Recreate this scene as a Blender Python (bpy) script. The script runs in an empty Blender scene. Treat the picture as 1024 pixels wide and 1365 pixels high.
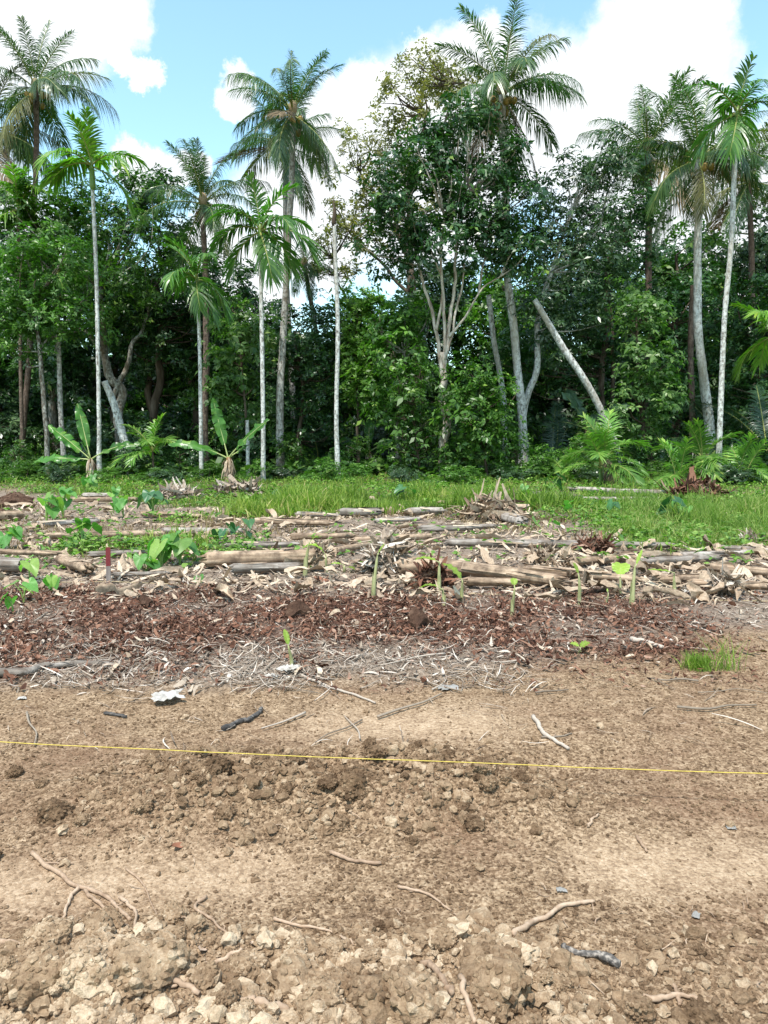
import bpy, bmesh, math, random
import numpy as np
from mathutils import Vector, Matrix

sc = bpy.context.scene
col = sc.collection
R = math.radians
# ------------------------------------------------------------------ camera
CAM_H = 1.5
FPX = 986.0            # focal length in pixels of the 1024x1365 photograph
PITCH = R(5.9)
cam_d = bpy.data.cameras.new('camera')
cam = bpy.data.objects.new('camera', cam_d)
col.objects.link(cam)
cam.location = (0, 0, CAM_H)
cam.rotation_euler = (R(90) - PITCH, 0, 0)
cam_d.sensor_fit = 'VERTICAL'
cam_d.angle = 2 * math.atan(682.5 / FPX)
cam_d.clip_end = 3000
cam_d.clip_start = 0.05
sc.camera = cam

# ------------------------------------------------------------------ light
SUN_EL, SUN_AZ = R(66), R(205)       # azimuth clockwise from +Y
sun_d = bpy.data.lights.new('sun', 'SUN')
sun_d.energy = 3.9
sun_d.angle = R(1.2)
sun_d.color = (1.0, 0.955, 0.89)
sun = bpy.data.objects.new('sun', sun_d)
col.objects.link(sun)
sd = Vector((math.sin(SUN_AZ) * math.cos(SUN_EL), math.cos(SUN_AZ) * math.cos(SUN_EL), math.sin(SUN_EL)))
sun.rotation_euler = sd.to_track_quat('Z', 'Y').to_euler()
sun.location = (0, 0, 60)

sc.view_settings.view_transform = 'Standard'
sc.view_settings.look = 'None'
sc.view_settings.exposure = 0.62
sc.view_settings.gamma = 1.0
sc.view_settings.use_curve_mapping = False
sc.cycles.use_denoising = True
sc.cycles.max_bounces = 6
sc.cycles.diffuse_bounces = 3
sc.cycles.glossy_bounces = 2
sc.cycles.transmission_bounces = 3
sc.cycles.transparent_max_bounces = 4
sc.cycles.caustics_reflective = False
sc.cycles.caustics_refractive = False
sc.cycles.sample_clamp_indirect = 6.0

CP, SP = math.cos(PITCH), math.sin(PITCH)
def at(u, v, Y):
    """world point that lies at distance Y in front of the camera, for the photo pixel u, v"""
    a = (682.5 - v) / FPX
    t = Y / (CP + a * SP)
    return np.array([(u - 512) / FPX * t, Y, CAM_H + t * (-SP + a * CP)])
def pxm(Y):           # metres per photo pixel at distance Y
    return Y / FPX
def direction(u, v):
    p = at(u, v, 1.0) - np.array([0, 0, CAM_H])
    return p / np.linalg.norm(p)

# ------------------------------------------------------------------ sky
world = bpy.data.worlds.new('World')
sc.world = world
world.use_nodes = True
nt = world.node_tree
nt.nodes.clear()
N = nt.nodes.new
def lk(a, b): nt.links.new(a, b)
w_out = N('ShaderNodeOutputWorld')
w_bg = N('ShaderNodeBackground')
w_bg.inputs['Strength'].default_value = 0.13
sky = N('ShaderNodeTexSky')
sky.sky_type = 'NISHITA'
sky.sun_disc = False
sky.sun_elevation = SUN_EL
sky.sun_rotation = SUN_AZ
sky.air_density = 1.0
sky.dust_density = 0.6
sky.ozone_density = 0.6
tc = N('ShaderNodeTexCoord')
# warp the directions so that cloud edges billow
nz = N('ShaderNodeTexNoise'); nz.inputs['Scale'].default_value = 7.0; nz.inputs['Detail'].default_value = 8.0; nz.inputs['Roughness'].default_value = 0.68
lk(tc.outputs['Generated'], nz.inputs['Vector'])
sub = N('ShaderNodeVectorMath'); sub.operation = 'SUBTRACT'; sub.inputs[1].default_value = (.5, .5, .5)
lk(nz.outputs['Color'], sub.inputs[0])
scl = N('ShaderNodeVectorMath'); scl.operation = 'SCALE'; scl.inputs['Scale'].default_value = 0.13
lk(sub.outputs[0], scl.inputs[0])
addv = N('ShaderNodeVectorMath'); addv.operation = 'ADD'
lk(tc.outputs['Generated'], addv.inputs[0]); lk(scl.outputs[0], addv.inputs[1])
nrm = N('ShaderNodeVectorMath'); nrm.operation = 'NORMALIZE'
lk(addv.outputs[0], nrm.inputs[0])
def blob(u, v, rpx):
    d = N('ShaderNodeVectorMath'); d.operation = 'DOT_PRODUCT'
    d.inputs[1].default_value = tuple(direction(u, v))
    lk(nrm.outputs[0], d.inputs[0])
    ang = rpx / FPX
    m = N('ShaderNodeMapRange'); m.interpolation_type = 'SMOOTHSTEP'
    m.inputs['From Min'].default_value = math.cos(ang * 1.15)
    m.inputs['From Max'].default_value = math.cos(ang * 0.7)
    lk(d.outputs['Value'], m.inputs['Value'])
    return m.outputs['Result']
def mth(op, a, b):
    m = N('ShaderNodeMath'); m.operation = op
    for i, s in enumerate((a, b)):
        if isinstance(s, (int, float)): m.inputs[i].default_value = s
        else: lk(s, m.inputs[i])
    return m.outputs[0]
clouds = None
for b in [(25, -5, 92), (125, -12, 55), (192, 90, 20), (160, 68, 15), (304, 108, 24), (190, 232, 30), (245, 240, 26), (440, 185, 62), (505, 145, 48), (430, 280, 105),
          (620, 135, 70), (565, 98, 34), (648, 78, 42), (735, 165, 100), (865, 80, 84), (890, 25, 60), (850, 195, 115), (1000, 310, 120), (560, 240, 130),
          (-230, 160, 150), (1330, 120, 190), (1120, 330, 150), (-60, 330, 130), (300, 380, 90)]:
    s = blob(*b)
    clouds = s if clouds is None else mth('MAXIMUM', clouds, s)
# the same kind of broken cloud over the rest of the sky
nz2 = N('ShaderNodeTexNoise'); nz2.inputs['Scale'].default_value = 2.3; nz2.inputs['Detail'].default_value = 9.0; nz2.inputs['Roughness'].default_value = 0.55
lk(tc.outputs['Generated'], nz2.inputs['Vector'])
mr = N('ShaderNodeMapRange'); mr.interpolation_type = 'SMOOTHSTEP'
mr.inputs['From Min'].default_value = 0.53; mr.inputs['From Max'].default_value = 0.59
lk(nz2.outputs['Fac'], mr.inputs['Value'])
gen = mr.outputs['Result']
for b in [(250, 140, 250), (480, 20, 210), (660, 0, 170), (985, 100, 75), (790, -60, 120)]:
    inv = mth('SUBTRACT', 1.0, blob(*b))
    gen = mth('MULTIPLY', gen, inv)
cl = mth('MAXIMUM', clouds, gen)
tint = N('ShaderNodeMix'); tint.data_type = 'RGBA'; tint.blend_type = 'MULTIPLY'
tint.inputs['Factor'].default_value = 1.0
lk(sky.outputs['Color'], tint.inputs['A'])
tint.inputs['B'].default_value = (1.75, 2.0, 1.75, 1)
# cloud brightness with soft grey undersides
nz3 = N('ShaderNodeTexNoise'); nz3.inputs['Scale'].default_value = 5.0; nz3.inputs['Detail'].default_value = 5.0
lk(nrm.outputs[0], nz3.inputs['Vector'])
cr = N('ShaderNodeMix'); cr.data_type = 'RGBA'
lk(nz3.outputs['Fac'], cr.inputs['Factor'])
cr.inputs['A'].default_value = (5.2, 5.6, 6.0, 1)
cr.inputs['B'].default_value = (6.6, 6.7, 6.7, 1)
mx = N('ShaderNodeMix'); mx.data_type = 'RGBA'
lk(cl, mx.inputs['Factor'])
lk(tint.outputs['Result'], mx.inputs['A']); lk(cr.outputs['Result'], mx.inputs['B'])
lk(mx.outputs['Result'], w_bg.inputs['Color'])
lk(w_bg.outputs[0], w_out.inputs['Surface'])

# ------------------------------------------------------------------ numpy helpers
def rng_(s): return np.random.default_rng(s)
def _hash(ix, iy, iz, seed):
    h = (ix.astype(np.uint64) * np.uint64(374761393) + iy.astype(np.uint64) * np.uint64(668265263)
         + iz.astype(np.uint64) * np.uint64(2246822519) + np.uint64(seed * 3266489917 % (2**32))) & np.uint64(0xffffffff)
    h = ((h ^ (h >> np.uint64(13))) * np.uint64(1274126177)) & np.uint64(0xffffffff)
    h = ((h ^ (h >> np.uint64(16))) * np.uint64(2654435761)) & np.uint64(0xffffffff)
    return (h ^ (h >> np.uint64(15))).astype(np.float64) / 4294967295.0
def vnoise(p, seed=0):
    p = np.asarray(p, float) + 10000.0
    i = np.floor(p).astype(np.int64); f = p - i
    f = f * f * f * (f * (f * 6 - 15) + 10)
    out = 0
    for dx in (0, 1):
        wx = f[..., 0] if dx else 1 - f[..., 0]
        for dy in (0, 1):
            wy = f[..., 1] if dy else 1 - f[..., 1]
            for dz in (0, 1):
                wz = f[..., 2] if dz else 1 - f[..., 2]
                out = out + wx * wy * wz * _hash(i[..., 0] + dx, i[..., 1] + dy, i[..., 2] + dz, seed)
    return out * 2 - 1
def fbm(p, octv=4, seed=0, gain=0.5):
    p = np.asarray(p, float); a = 1.0; s = 0; t = 0
    for k in range(octv):
        s = s + a * vnoise(p * 2 ** k, seed + k * 17); t += a; a *= gain
    return s / t
def n2(x, y, sc_, octv=4, seed=0, gain=.5):
    x = np.asarray(x, float); y = np.asarray(y, float)
    return fbm(np.stack([x * sc_, y * sc_, np.full_like(x, seed * 3.7)], -1), octv, seed, gain)
def sstep(a, b, x):
    t = np.clip((x - a) / (b - a), 0, 1); return t * t * (3 - 2 * t)
def nrmz(v):
    return v / np.maximum(np.linalg.norm(v, axis=-1, keepdims=True), 1e-9)

class MB:
    """collects quads and tris into one mesh, with a random value per piece for colour variation"""
    def __init__(s): s.V = []; s.Q = []; s.T = []; s.A = []; s.n = 0; s.qm = []; s.tm = []; s.qs = []; s.ts = []
    def add(s, V, F, a=0.5, mi=0, smooth=True):
        V = np.asarray(V, float).reshape(-1, 3); F = np.asarray(F, int)
        a = np.broadcast_to(np.asarray(a, float), (len(V),))
        s.V.append(V); s.A.append(a)
        if F.shape[1] == 4: s.Q.append(F + s.n); s.qm.append(np.full(len(F), mi)); s.qs.append(np.full(len(F), smooth))
        else: s.T.append(F + s.n); s.tm.append(np.full(len(F), mi)); s.ts.append(np.full(len(F), smooth))
        s.n += len(V)
        return s
    def mesh(s, name, mats):
        me = bpy.data.meshes.new(name)
        V = np.concatenate(s.V); A = np.concatenate(s.A)
        Q = np.concatenate(s.Q) if s.Q else np.zeros((0, 4), int)
        T = np.concatenate(s.T) if s.T else np.zeros((0, 3), int)
        me.vertices.add(len(V)); me.vertices.foreach_set('co', V.astype(np.float32).ravel())
        nl = Q.size + T.size
        me.loops.add(nl)
        me.loops.foreach_set('vertex_index', np.concatenate([Q.ravel(), T.ravel()]).astype(np.int32))
        nf = len(Q) + len(T)
        me.polygons.add(nf)
        st = np.concatenate([np.arange(len(Q)) * 4, Q.size + np.arange(len(T)) * 3]).astype(np.int32)
        me.polygons.foreach_set('loop_start', st)
        mi = np.concatenate(s.qm + s.tm).astype(np.int32)
        sm = np.concatenate(s.qs + s.ts).astype(bool)
        me.polygons.foreach_set('material_index', mi)
        me.polygons.foreach_set('use_smooth', sm)
        at_ = me.attributes.new('rnd', 'FLOAT', 'POINT')
        at_.data.foreach_set('value', A.astype(np.float32))
        for m in (mats if isinstance(mats, (list, tuple)) else [mats]): me.materials.append(m)
        me.update(calc_edges=True)
        return me

def strips(P, side, w, rnd):
    """ribbons: P (N,S,3) centre lines, side (N,S,3) or (N,1,3), w (N,S) half widths"""
    Nn, S, _ = P.shape
    L = P - side * w[..., None]; Rr = P + side * w[..., None]
    V = np.stack([L, Rr], 2).reshape(-1, 3)
    base = (np.arange(Nn) * S * 2)[:, None] + (np.arange(S - 1) * 2)[None, :]
    F = np.stack([base, base + 1, base + 3, base + 2], -1).reshape(-1, 4)
    return V, F, np.repeat(rnd, S * 2)
def catmull(pts, n):
    P = np.asarray(pts, float)
    if len(P) == 2:
        t = np.linspace(0, 1, n)[:, None]; return P[0] * (1 - t) + P[1] * t
    Q = np.vstack([2 * P[0] - P[1], P, 2 * P[-1] - P[-2]])
    out = []
    for t in np.linspace(0, len(P) - 1 - 1e-9, n):
        i = int(t); f = t - i
        p0, p1, p2, p3 = Q[i], Q[i + 1], Q[i + 2], Q[i + 3]
        out.append(0.5 * (2 * p1 + (p2 - p0) * f + (2 * p0 - 5 * p1 + 4 * p2 - p3) * f * f + (3 * p1 - p0 - 3 * p2 + p3) * f ** 3))
    return np.array(out)
def tube(path, rad, sides=8, cap=True, jit=0, seed=0):
    path = np.asarray(path, float); n = len(path)
    rad = np.broadcast_to(np.asarray(rad, float), (n,))
    T = nrmz(np.gradient(path, axis=0))
    ref = np.array([0, 0, 1.0]) if abs(T[:, 2]).mean() < .8 else np.array([1.0, 0, 0])
    A = nrmz(np.cross(T, ref)); B = np.cross(T, A)
    ph = np.arange(sides) / sides * 2 * np.pi
    ring = np.cos(ph)[None, :, None] * A[:, None] + np.sin(ph)[None, :, None] * B[:, None]
    rr = rad[:, None] * np.ones((1, sides))
    if jit:
        rr = rr * (1 + jit * rng_(seed).uniform(-1, 1, rr.shape))
    V = (path[:, None] + ring * rr[..., None]).reshape(-1, 3)
    i = np.arange(n - 1)[:, None] * sides; j = np.arange(sides)[None]; k = (np.arange(sides) + 1) % sides
    F = np.stack([i + j, i + k[None], i + sides + k[None], i + sides + j], -1).reshape(-1, 4)
    if cap:
        V = np.vstack([V, path[0], path[-1]])
        c0, c1 = n * sides, n * sides + 1
        # caps as slim quads (a corner doubled on the centre keeps one face type)
        F2 = []
        for a in range(0, sides, 2):
            b = (a + 1) % sides; c = (a + 2) % sides
            F2.append([c0, c, b, a])
            o = (n - 1) * sides
            F2.append([c1, o + a, o + b, o + c])
        F = np.vstack([F, np.array(F2)])
    return V, F

# ------------------------------------------------------------------ object helpers
def obj(name, me, parent=None, loc=(0, 0, 0), rot=(0, 0, 0), scale=(1, 1, 1)):
    o = bpy.data.objects.new(name, me)
    col.objects.link(o)
    o.location = loc; o.rotation_euler = rot
    o.scale = scale if hasattr(scale, '__len__') else (scale,) * 3
    if parent is not None: o.parent = parent
    return o
def tag(o, label=None, cat=None, group=None, kind=None):
    if label: o['label'] = label
    if cat: o['category'] = cat
    if group: o['group'] = group
    if kind: o['kind'] = kind
    return o
def thing(name, label, cat, loc=(0, 0, 0), group=None, rotz=0, scale=1):
    return tag(obj(name, None, None, loc, (0, 0, rotz), scale), label, cat, group)

# ------------------------------------------------------------------ materials
def new_mat(name):
    m = bpy.data.materials.new(name); m.use_nodes = True
    t = m.node_tree; t.nodes.clear()
    return m, t
def nd(t, typ, **kw):
    n = t.nodes.new(typ)
    for k, v in kw.items():
        if k in n.inputs: n.inputs[k].default_value = v
        else: setattr(n, k, v)
    return n
def ramp(t, stops, fac=None, interp='LINEAR'):
    r = t.nodes.new('ShaderNodeValToRGB'); r.color_ramp.interpolation = interp
    e = r.color_ramp.elements
    while len(e) < len(stops): e.new(0.5)
    for i, (p, c) in enumerate(stops):
        e[i].position = p; e[i].color = (*c, 1)
    if fac is not None: t.links.new(fac, r.inputs['Fac'])
    return r
def mixc(t, fac, a, b, blend='MIX'):
    m = t.nodes.new('ShaderNodeMix'); m.data_type = 'RGBA'; m.blend_type = blend
    for s, k in ((fac, 'Factor'), (a, 'A'), (b, 'B')):
        if isinstance(s, (int, float)): m.inputs[k].default_value = s
        elif isinstance(s, tuple): m.inputs[k].default_value = (*s, 1)
        else: t.links.new(s, m.inputs[k])
    return m.outputs['Result']
def mathn(t, op, a, b=0.0, clamp=False):
    m = t.nodes.new('ShaderNodeMath'); m.operation = op; m.use_clamp = clamp
    for i, s in enumerate((a, b)):
        if isinstance(s, (int, float)): m.inputs[i].default_value = s
        else: t.links.new(s, m.inputs[i])
    return m.outputs[0]
def coords(t, scale=(1, 1, 1), kind='Object'):
    c = t.nodes.new('ShaderNodeTexCoord'); mp = t.nodes.new('ShaderNodeMapping')
    mp.inputs['Scale'].default_value = scale
    t.links.new(c.outputs[kind], mp.inputs['Vector'])
    return mp.outputs['Vector']
def noise(t, vec, scale, detail=4, rough=.55, dist=0):
    n = t.nodes.new('ShaderNodeTexNoise')
    n.inputs['Scale'].default_value = scale; n.inputs['Detail'].default_value = detail
    n.inputs['Roughness'].default_value = rough; n.inputs['Distortion'].default_value = dist
    t.links.new(vec, n.inputs['Vector'])
    return n.outputs['Fac']
def attr(t, name):
    a = t.nodes.new('ShaderNodeAttribute'); a.attribute_name = name
    return a.outputs['Fac']
def finish(t, colr, rough=.7, spec=.3, height=None, bstr=.4, bdist=.02, transl=None, tfac=.3):
    p = t.nodes.new('ShaderNodeBsdfPrincipled'); o = t.nodes.new('ShaderNodeOutputMaterial')
    if isinstance(colr, tuple): p.inputs['Base Color'].default_value = (*colr, 1)
    else: t.links.new(colr, p.inputs['Base Color'])
    if isinstance(rough, (int, float)): p.inputs['Roughness'].default_value = rough
    else: t.links.new(rough, p.inputs['Roughness'])
    p.inputs['Specular IOR Level'].default_value = spec
    if height is not None:
        b = t.nodes.new('ShaderNodeBump'); b.inputs['Strength'].default_value = bstr; b.inputs['Distance'].default_value = bdist
        t.links.new(height, b.inputs['Height']); t.links.new(b.outputs[0], p.inputs['Normal'])
    if transl is not None:
        tr = t.nodes.new('ShaderNodeBsdfTranslucent'); t.links.new(transl, tr.inputs['Color'])
        m = t.nodes.new('ShaderNodeMixShader'); m.inputs['Fac'].default_value = tfac
        t.links.new(p.outputs[0], m.inputs[1]); t.links.new(tr.outputs[0], m.inputs[2])
        t.links.new(m.outputs[0], o.inputs['Surface'])
    else:
        t.links.new(p.outputs[0], o.inputs['Surface'])
def leaf_mat(name, stops, rough=.45, spec=.4, tfac=.3, tcol=(.6, 1.0, .25), nscale=3.0, objvar=.25):
    m, t = new_mat(name)
    r = ramp(t, stops, attr(t, 'rnd'))
    oi = t.nodes.new('ShaderNodeObjectInfo')
    hsv = t.nodes.new('ShaderNodeHueSaturation')
    v = mathn(t, 'ADD', mathn(t, 'MULTIPLY', oi.outputs['Random'], objvar * 2), 1 - objvar)
    n = noise(t, coords(t), nscale, 3)
    v = mathn(t, 'MULTIPLY', v, mathn(t, 'ADD', mathn(t, 'MULTIPLY', n, .6), .7))
    t.links.new(v, hsv.inputs['Value']); t.links.new(r.outputs['Color'], hsv.inputs['Color'])
    tcx = mixc(t, 1.0, hsv.outputs['Color'], tuple(c * 1.6 for c in tcol), 'MULTIPLY')
    finish(t, hsv.outputs['Color'], rough, spec, transl=tcx, tfac=tfac)
    return m
def simple_mat(name, stops, scale=(6, 6, 6), rough=.8, spec=.2, bstr=.5, bdist=.02, use_rnd=.5, detail=5, nsc=1.0, stain=0):
    """colour from stretched noise and the per-piece random value"""
    m, t = new_mat(name)
    vec = coords(t, scale)
    n = noise(t, vec, nsc, detail, .6)
    n2_ = mathn(t, 'ADD', mathn(t, 'MULTIPLY', mathn(t, 'SUBTRACT', n, .5), 1.9), .5)
    f = mathn(t, 'ADD', mathn(t, 'MULTIPLY', n2_, 1 - use_rnd), mathn(t, 'MULTIPLY', attr(t, 'rnd'), use_rnd), True)
    r = ramp(t, stops, f); c = r.outputs['Color']
    if stain:      # mud and rot in blotches
        g = t.nodes.new('ShaderNodeNewGeometry'); sn = noise(t, g.outputs['Position'], 7.0, 5, .65)
        c = mixc(t, mathn(t, 'MULTIPLY', ramp(t, [(.42, (0, 0, 0)), (.62, (1, 1, 1))], sn).outputs['Color'], stain), c, (.09, .06, .042))
    finish(t, c, rough, spec, n, bstr, bdist)
    return m

M = {}
M['leaf_dark'] = leaf_mat('dark_leaf', [(0, (.018, .05, .018)), (.6, (.042, .105, .03)), (.9, (.075, .16, .04)), (1, (.16, .24, .05))], rough=.34, spec=.5, tfac=.22)
M['leaf_mid'] = leaf_mat('mid_leaf', [(0, (.035, .085, .016)), (.55, (.078, .175, .028)), (.9, (.13, .26, .04)), (1, (.22, .33, .06))], rough=.38, spec=.45, tfac=.3)
M['leaf_light'] = leaf_mat('light_leaf', [(0, (.06, .14, .018)), (.6, (.13, .27, .035)), (1, (.23, .4, .06))], rough=.4, spec=.4, tfac=.35)
M['leaf_olive'] = leaf_mat('olive_leaf', [(0, (.12, .13, .055)), (.6, (.26, .26, .1)), (.9, (.36, .34, .11)), (1, (.46, .42, .11))], rough=.45, tfac=.5, tcol=(.8, .9, .4))
M['leaf_grey'] = leaf_mat('grey_green_leaf', [(0, (.026, .054, .026)), (.6, (.06, .112, .05)), (1, (.13, .2, .08))], rough=.34, spec=.5, tfac=.2)
M['leaf_vine'] = leaf_mat('vine_leaf', [(0, (.05, .11, .03)), (.6, (.12, .22, .06)), (1, (.25, .36, .11))], rough=.4, tfac=.35)
M['coco'] = leaf_mat('coconut_frond', [(0, (.035, .075, .03)), (.6, (.075, .14, .046)), (.9, (.125, .185, .058)), (1, (.25, .26, .07))], rough=.32, spec=.5, tfac=.28)
M['coco_old'] = leaf_mat('old_frond', [(0, (.09, .10, .035)), (.6, (.16, .16, .06)), (1, (.22, .19, .09))], rough=.5, tfac=.3)
M['areca'] = leaf_mat('areca_frond', [(0, (.045, .115, .026)), (.6, (.085, .2, .036)), (1, (.16, .29, .05))], rough=.34, spec=.5, tfac=.3)
M['areca_bright'] = leaf_mat('bright_areca_frond', [(0, (.08, .18, .022)), (.6, (.15, .29, .03)), (1, (.3, .38, .05))], rough=.36, spec=.45, tfac=.35)
M['areca_young'] = leaf_mat('young_palm_frond', [(0, (.08, .18, .035)), (.6, (.15, .3, .05)), (1, (.34, .44, .09))], rough=.34, spec=.5, tfac=.3)
M['frond_dark'] = leaf_mat('dark_palm_frond', [(0, (.022, .055, .03)), (1, (.055, .11, .055))], rough=.32, spec=.55, tfac=.2)  # darker, narrower range of greens than the coconut fronds
M['frond_dry'] = leaf_mat('dry_frond', [(0, (.11, .08, .05)), (1, (.3, .23, .14))], rough=.7, spec=.15, tfac=.15, tcol=(1, .8, .5))
M['banana_leaf'] = leaf_mat('banana_leaf', [(0, (.05, .15, .025)), (.7, (.09, .24, .038)), (1, (.2, .34, .07))], rough=.34, spec=.5, tfac=.35, nscale=5)
M['banana_dull'] = leaf_mat('banana_leaf_dull', [(0, (.07, .14, .07)), (1, (.15, .25, .13))], rough=.3, spec=.5, tfac=.25)
M['sucker_leaf'] = leaf_mat('sucker_leaf', [(0, (.17, .3, .04)), (1, (.36, .46, .08))], rough=.4, tfac=.4)
M['taro'] = leaf_mat('taro_leaf', [(0, (.07, .2, .045)), (.6, (.13, .3, .07)), (1, (.3, .42, .1))], rough=.4, tfac=.35, nscale=8)
M['taro_dark'] = leaf_mat('dark_taro_leaf', [(0, (.03, .1, .04)), (1, (.07, .18, .065))], rough=.4, tfac=.25, nscale=8)
M['grass'] = leaf_mat('grass_blade', [(0, (.09, .155, .024)), (.5, (.2, .3, .045)), (.8, (.33, .39, .08)), (1, (.48, .4, .18))], rough=.5, spec=.3, tfac=.3, nscale=1.2, objvar=0)
M['weed'] = leaf_mat('weed_leaf', [(0, (.06, .14, .028)), (.6, (.14, .26, .04)), (1, (.27, .4, .09))], rough=.45, tfac=.3, nscale=1.5, objvar=0)
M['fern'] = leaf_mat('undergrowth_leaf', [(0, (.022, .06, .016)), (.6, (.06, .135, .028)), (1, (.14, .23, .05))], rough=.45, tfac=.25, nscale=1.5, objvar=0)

def trunk_mat(name, pale, dark, ringscale=7.0, patch=.5, ring=.35, brown=(.16, .11, .07)):
    m, t = new_mat(name)
    v = coords(t, (1, 1, .45))
    n = noise(t, v, 14, 6, .7)
    vf = coords(t, (1, 1, 1)); n_f = noise(t, vf, 45, 4, .6)
    r = ramp(t, [(max(0, patch - .14), dark), (patch, tuple((a + b) / 2 for a, b in zip(pale, dark))), (patch + .07, pale), (1, tuple(min(.85, c * 1.15) for c in pale))], n)
    sep = t.nodes.new('ShaderNodeSeparateXYZ'); t.links.new(coords(t), sep.inputs[0])
    zz = mathn(t, 'ADD', mathn(t, 'MULTIPLY', sep.outputs['Z'], ringscale), mathn(t, 'MULTIPLY', noise(t, coords(t, (.6, .6, 1)), 2.2, 3), 5.0))
    fr = mathn(t, 'FRACT', zz)
    rg = ramp(t, [(0, (0, 0, 0)), (.06, (0, 0, 0)), (.16, (1, 1, 1)), (1, (1, 1, 1))], fr)
    c = mixc(t, ring, r.outputs['Color'], rg.outputs['Color'], 'MULTIPLY')
    n3 = noise(t, coords(t, (1, 1, .18)), 1.7, 3)
    r3 = ramp(t, [(.46, (0, 0, 0)), (.62, (1, 1, 1))], n3)
    c = mixc(t, mathn(t, 'MULTIPLY', r3.outputs['Color'], .7), c, brown)
    h = mathn(t, 'ADD', mathn(t, 'MULTIPLY', rg.outputs['Color'], .5), mathn(t, 'ADD', n_f, n))
    finish(t, c, .85, .15, h, .5, .015)
    return m
M['pale_trunk'] = trunk_mat('pale_palm_trunk', (.62, .62, .6), (.12, .1, .08), 5.3, .46, .32, (.34, .3, .24))
M['grey_trunk'] = trunk_mat('grey_coconut_trunk', (.46, .44, .41), (.1, .085, .07), 6, .48, .4)
M['brown_trunk'] = trunk_mat('brown_coconut_trunk', (.2, .15, .12), (.05, .035, .028), 6, .5, .4, (.12, .075, .055))
M['lichen_bark'] = trunk_mat('lichen_bark', (.42, .42, .38), (.07, .055, .04), .6, .54, .1)
M['bark'] = simple_mat('brown_bark', [(0, (.03, .022, .016)), (.5, (.085, .062, .045)), (.85, (.17, .14, .11)), (1, (.3, .28, .25))], (5, 5, 1.2), .9, .1, .8, .04, .1)
M['pale_bark'] = simple_mat('pale_bark', [(0, (.1, .07, .05)), (.3, (.26, .2, .155)), (.55, (.45, .4, .34)), (1, (.62, .59, .54))], (7, 7, 2.0), .9, .1, .7, .03, .1)
M['red_bark'] = simple_mat('reddish_bark', [(0, (.06, .035, .022)), (.5, (.2, .12, .075)), (1, (.36, .27, .2))], (9, 9, 1.2), .9, .1, .9, .04, .1)
M['crownshaft'] = simple_mat('crownshaft', [(0, (.07, .14, .03)), (1, (.16, .26, .05))], (3, 3, 1), .4, .4, .1, .01, .3)
M['rachis'] = simple_mat('frond_midrib', [(0, (.16, .19, .05)), (1, (.32, .32, .1))], (2, 2, 2), .5, .3, .1, .01, .3)
M['rachis_dry'] = simple_mat('dry_midrib', [(0, (.2, .14, .08)), (1, (.4, .31, .2))], (2, 2, 2), .7, .2, .1, .01, .3)
M['coconut'] = simple_mat('coconut_husk', [(0, (.22, .12, .03)), (.5, (.32, .2, .05)), (1, (.2, .26, .05))], (3, 3, 3), .5, .3, .2, .01, .6)
M['pseudostem'] = simple_mat('banana_pseudostem', [(0, (.1, .05, .025)), (.4, (.24, .13, .06)), (.7, (.35, .26, .13)), (1, (.3, .34, .13))], (14, 14, 1.5), .7, .2, .5, .01, .3)
M['petiole'] = simple_mat('banana_petiole', [(0, (.3, .38, .12)), (1, (.5, .52, .24))], (4, 4, 4), .4, .4, .1, .01, .4)
M['stalk'] = simple_mat('green_stalk', [(0, (.12, .24, .05)), (1, (.24, .36, .09))], (4, 4, 4), .45, .4, .1, .01, .4)
M['sucker_stem'] = simple_mat('sucker_stem', [(0, (.17, .17, .075)), (.5, (.32, .33, .15)), (1, (.45, .44, .26))], (30, 30, 4), .5, .35, .3, .004, .2)
M['log'] = simple_mat('dry_banana_stem', [(0, (.1, .065, .045)), (.35, (.3, .21, .14)), (.65, (.47, .35, .245)), (1, (.6, .48, .36))], (1.6, 26, 26), .8, .2, .9, .014, .15, stain=.75)
M['log_grey'] = simple_mat('weathered_log', [(0, (.07, .06, .05)), (.4, (.2, .175, .15)), (.7, (.36, .32, .28)), (1, (.5, .46, .4))], (1.8, 24, 24), .9, .1, .9, .014, .15, stain=.6)
M['log_pale'] = simple_mat('pale_bark_log', [(0, (.1, .085, .07)), (.4, (.34, .3, .26)), (1, (.55, .5, .45))], (7, 10, 10), .9, .1, .7, .014, .1, stain=.7)
M['char'] = simple_mat('charred_wood', [(0, (.02, .019, .018)), (.55, (.075, .07, .066)), (.8, (.2, .18, .16)), (1, (.42, .37, .3))], (9, 60, 60), .85, .2, .9, .006, .1)
M['root'] = simple_mat('dry_root', [(0, (.17, .105, .065)), (.5, (.36, .255, .175)), (1, (.54, .42, .31))], (40, 40, 40), .85, .15, .5, .003, .35)
M['twig'] = simple_mat('dry_twig', [(0, (.1, .075, .055)), (.5, (.27, .22, .17)), (1, (.5, .43, .36))], (30, 30, 30), .85, .15, .4, .003, .75)
M['dry_leaf'] = simple_mat('dry_banana_leaf', [(0, (.06, .043, .032)), (.25, (.17, .115, .08)), (.55, (.4, .305, .215)), (.8, (.55, .45, .34)), (1, (.68, .61, .52))], (18, 18, 18), .8, .2, .5, .006, .6)
M['dry_grey'] = simple_mat('grey_litter', [(0, (.06, .042, .03)), (.3, (.19, .14, .1)), (.6, (.4, .325, .25)), (1, (.66, .6, .53))], (22, 22, 22), .8, .25, .5, .005, .7)
M['mulch'] = simple_mat('husk_mulch', [(0, (.022, .012, .009)), (.25, (.07, .033, .022)), (.5, (.15, .068, .042)), (.78, (.25, .135, .088)), (1, (.44, .33, .26))], (25, 25, 25), .85, .15, .6, .006, .75)
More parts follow.
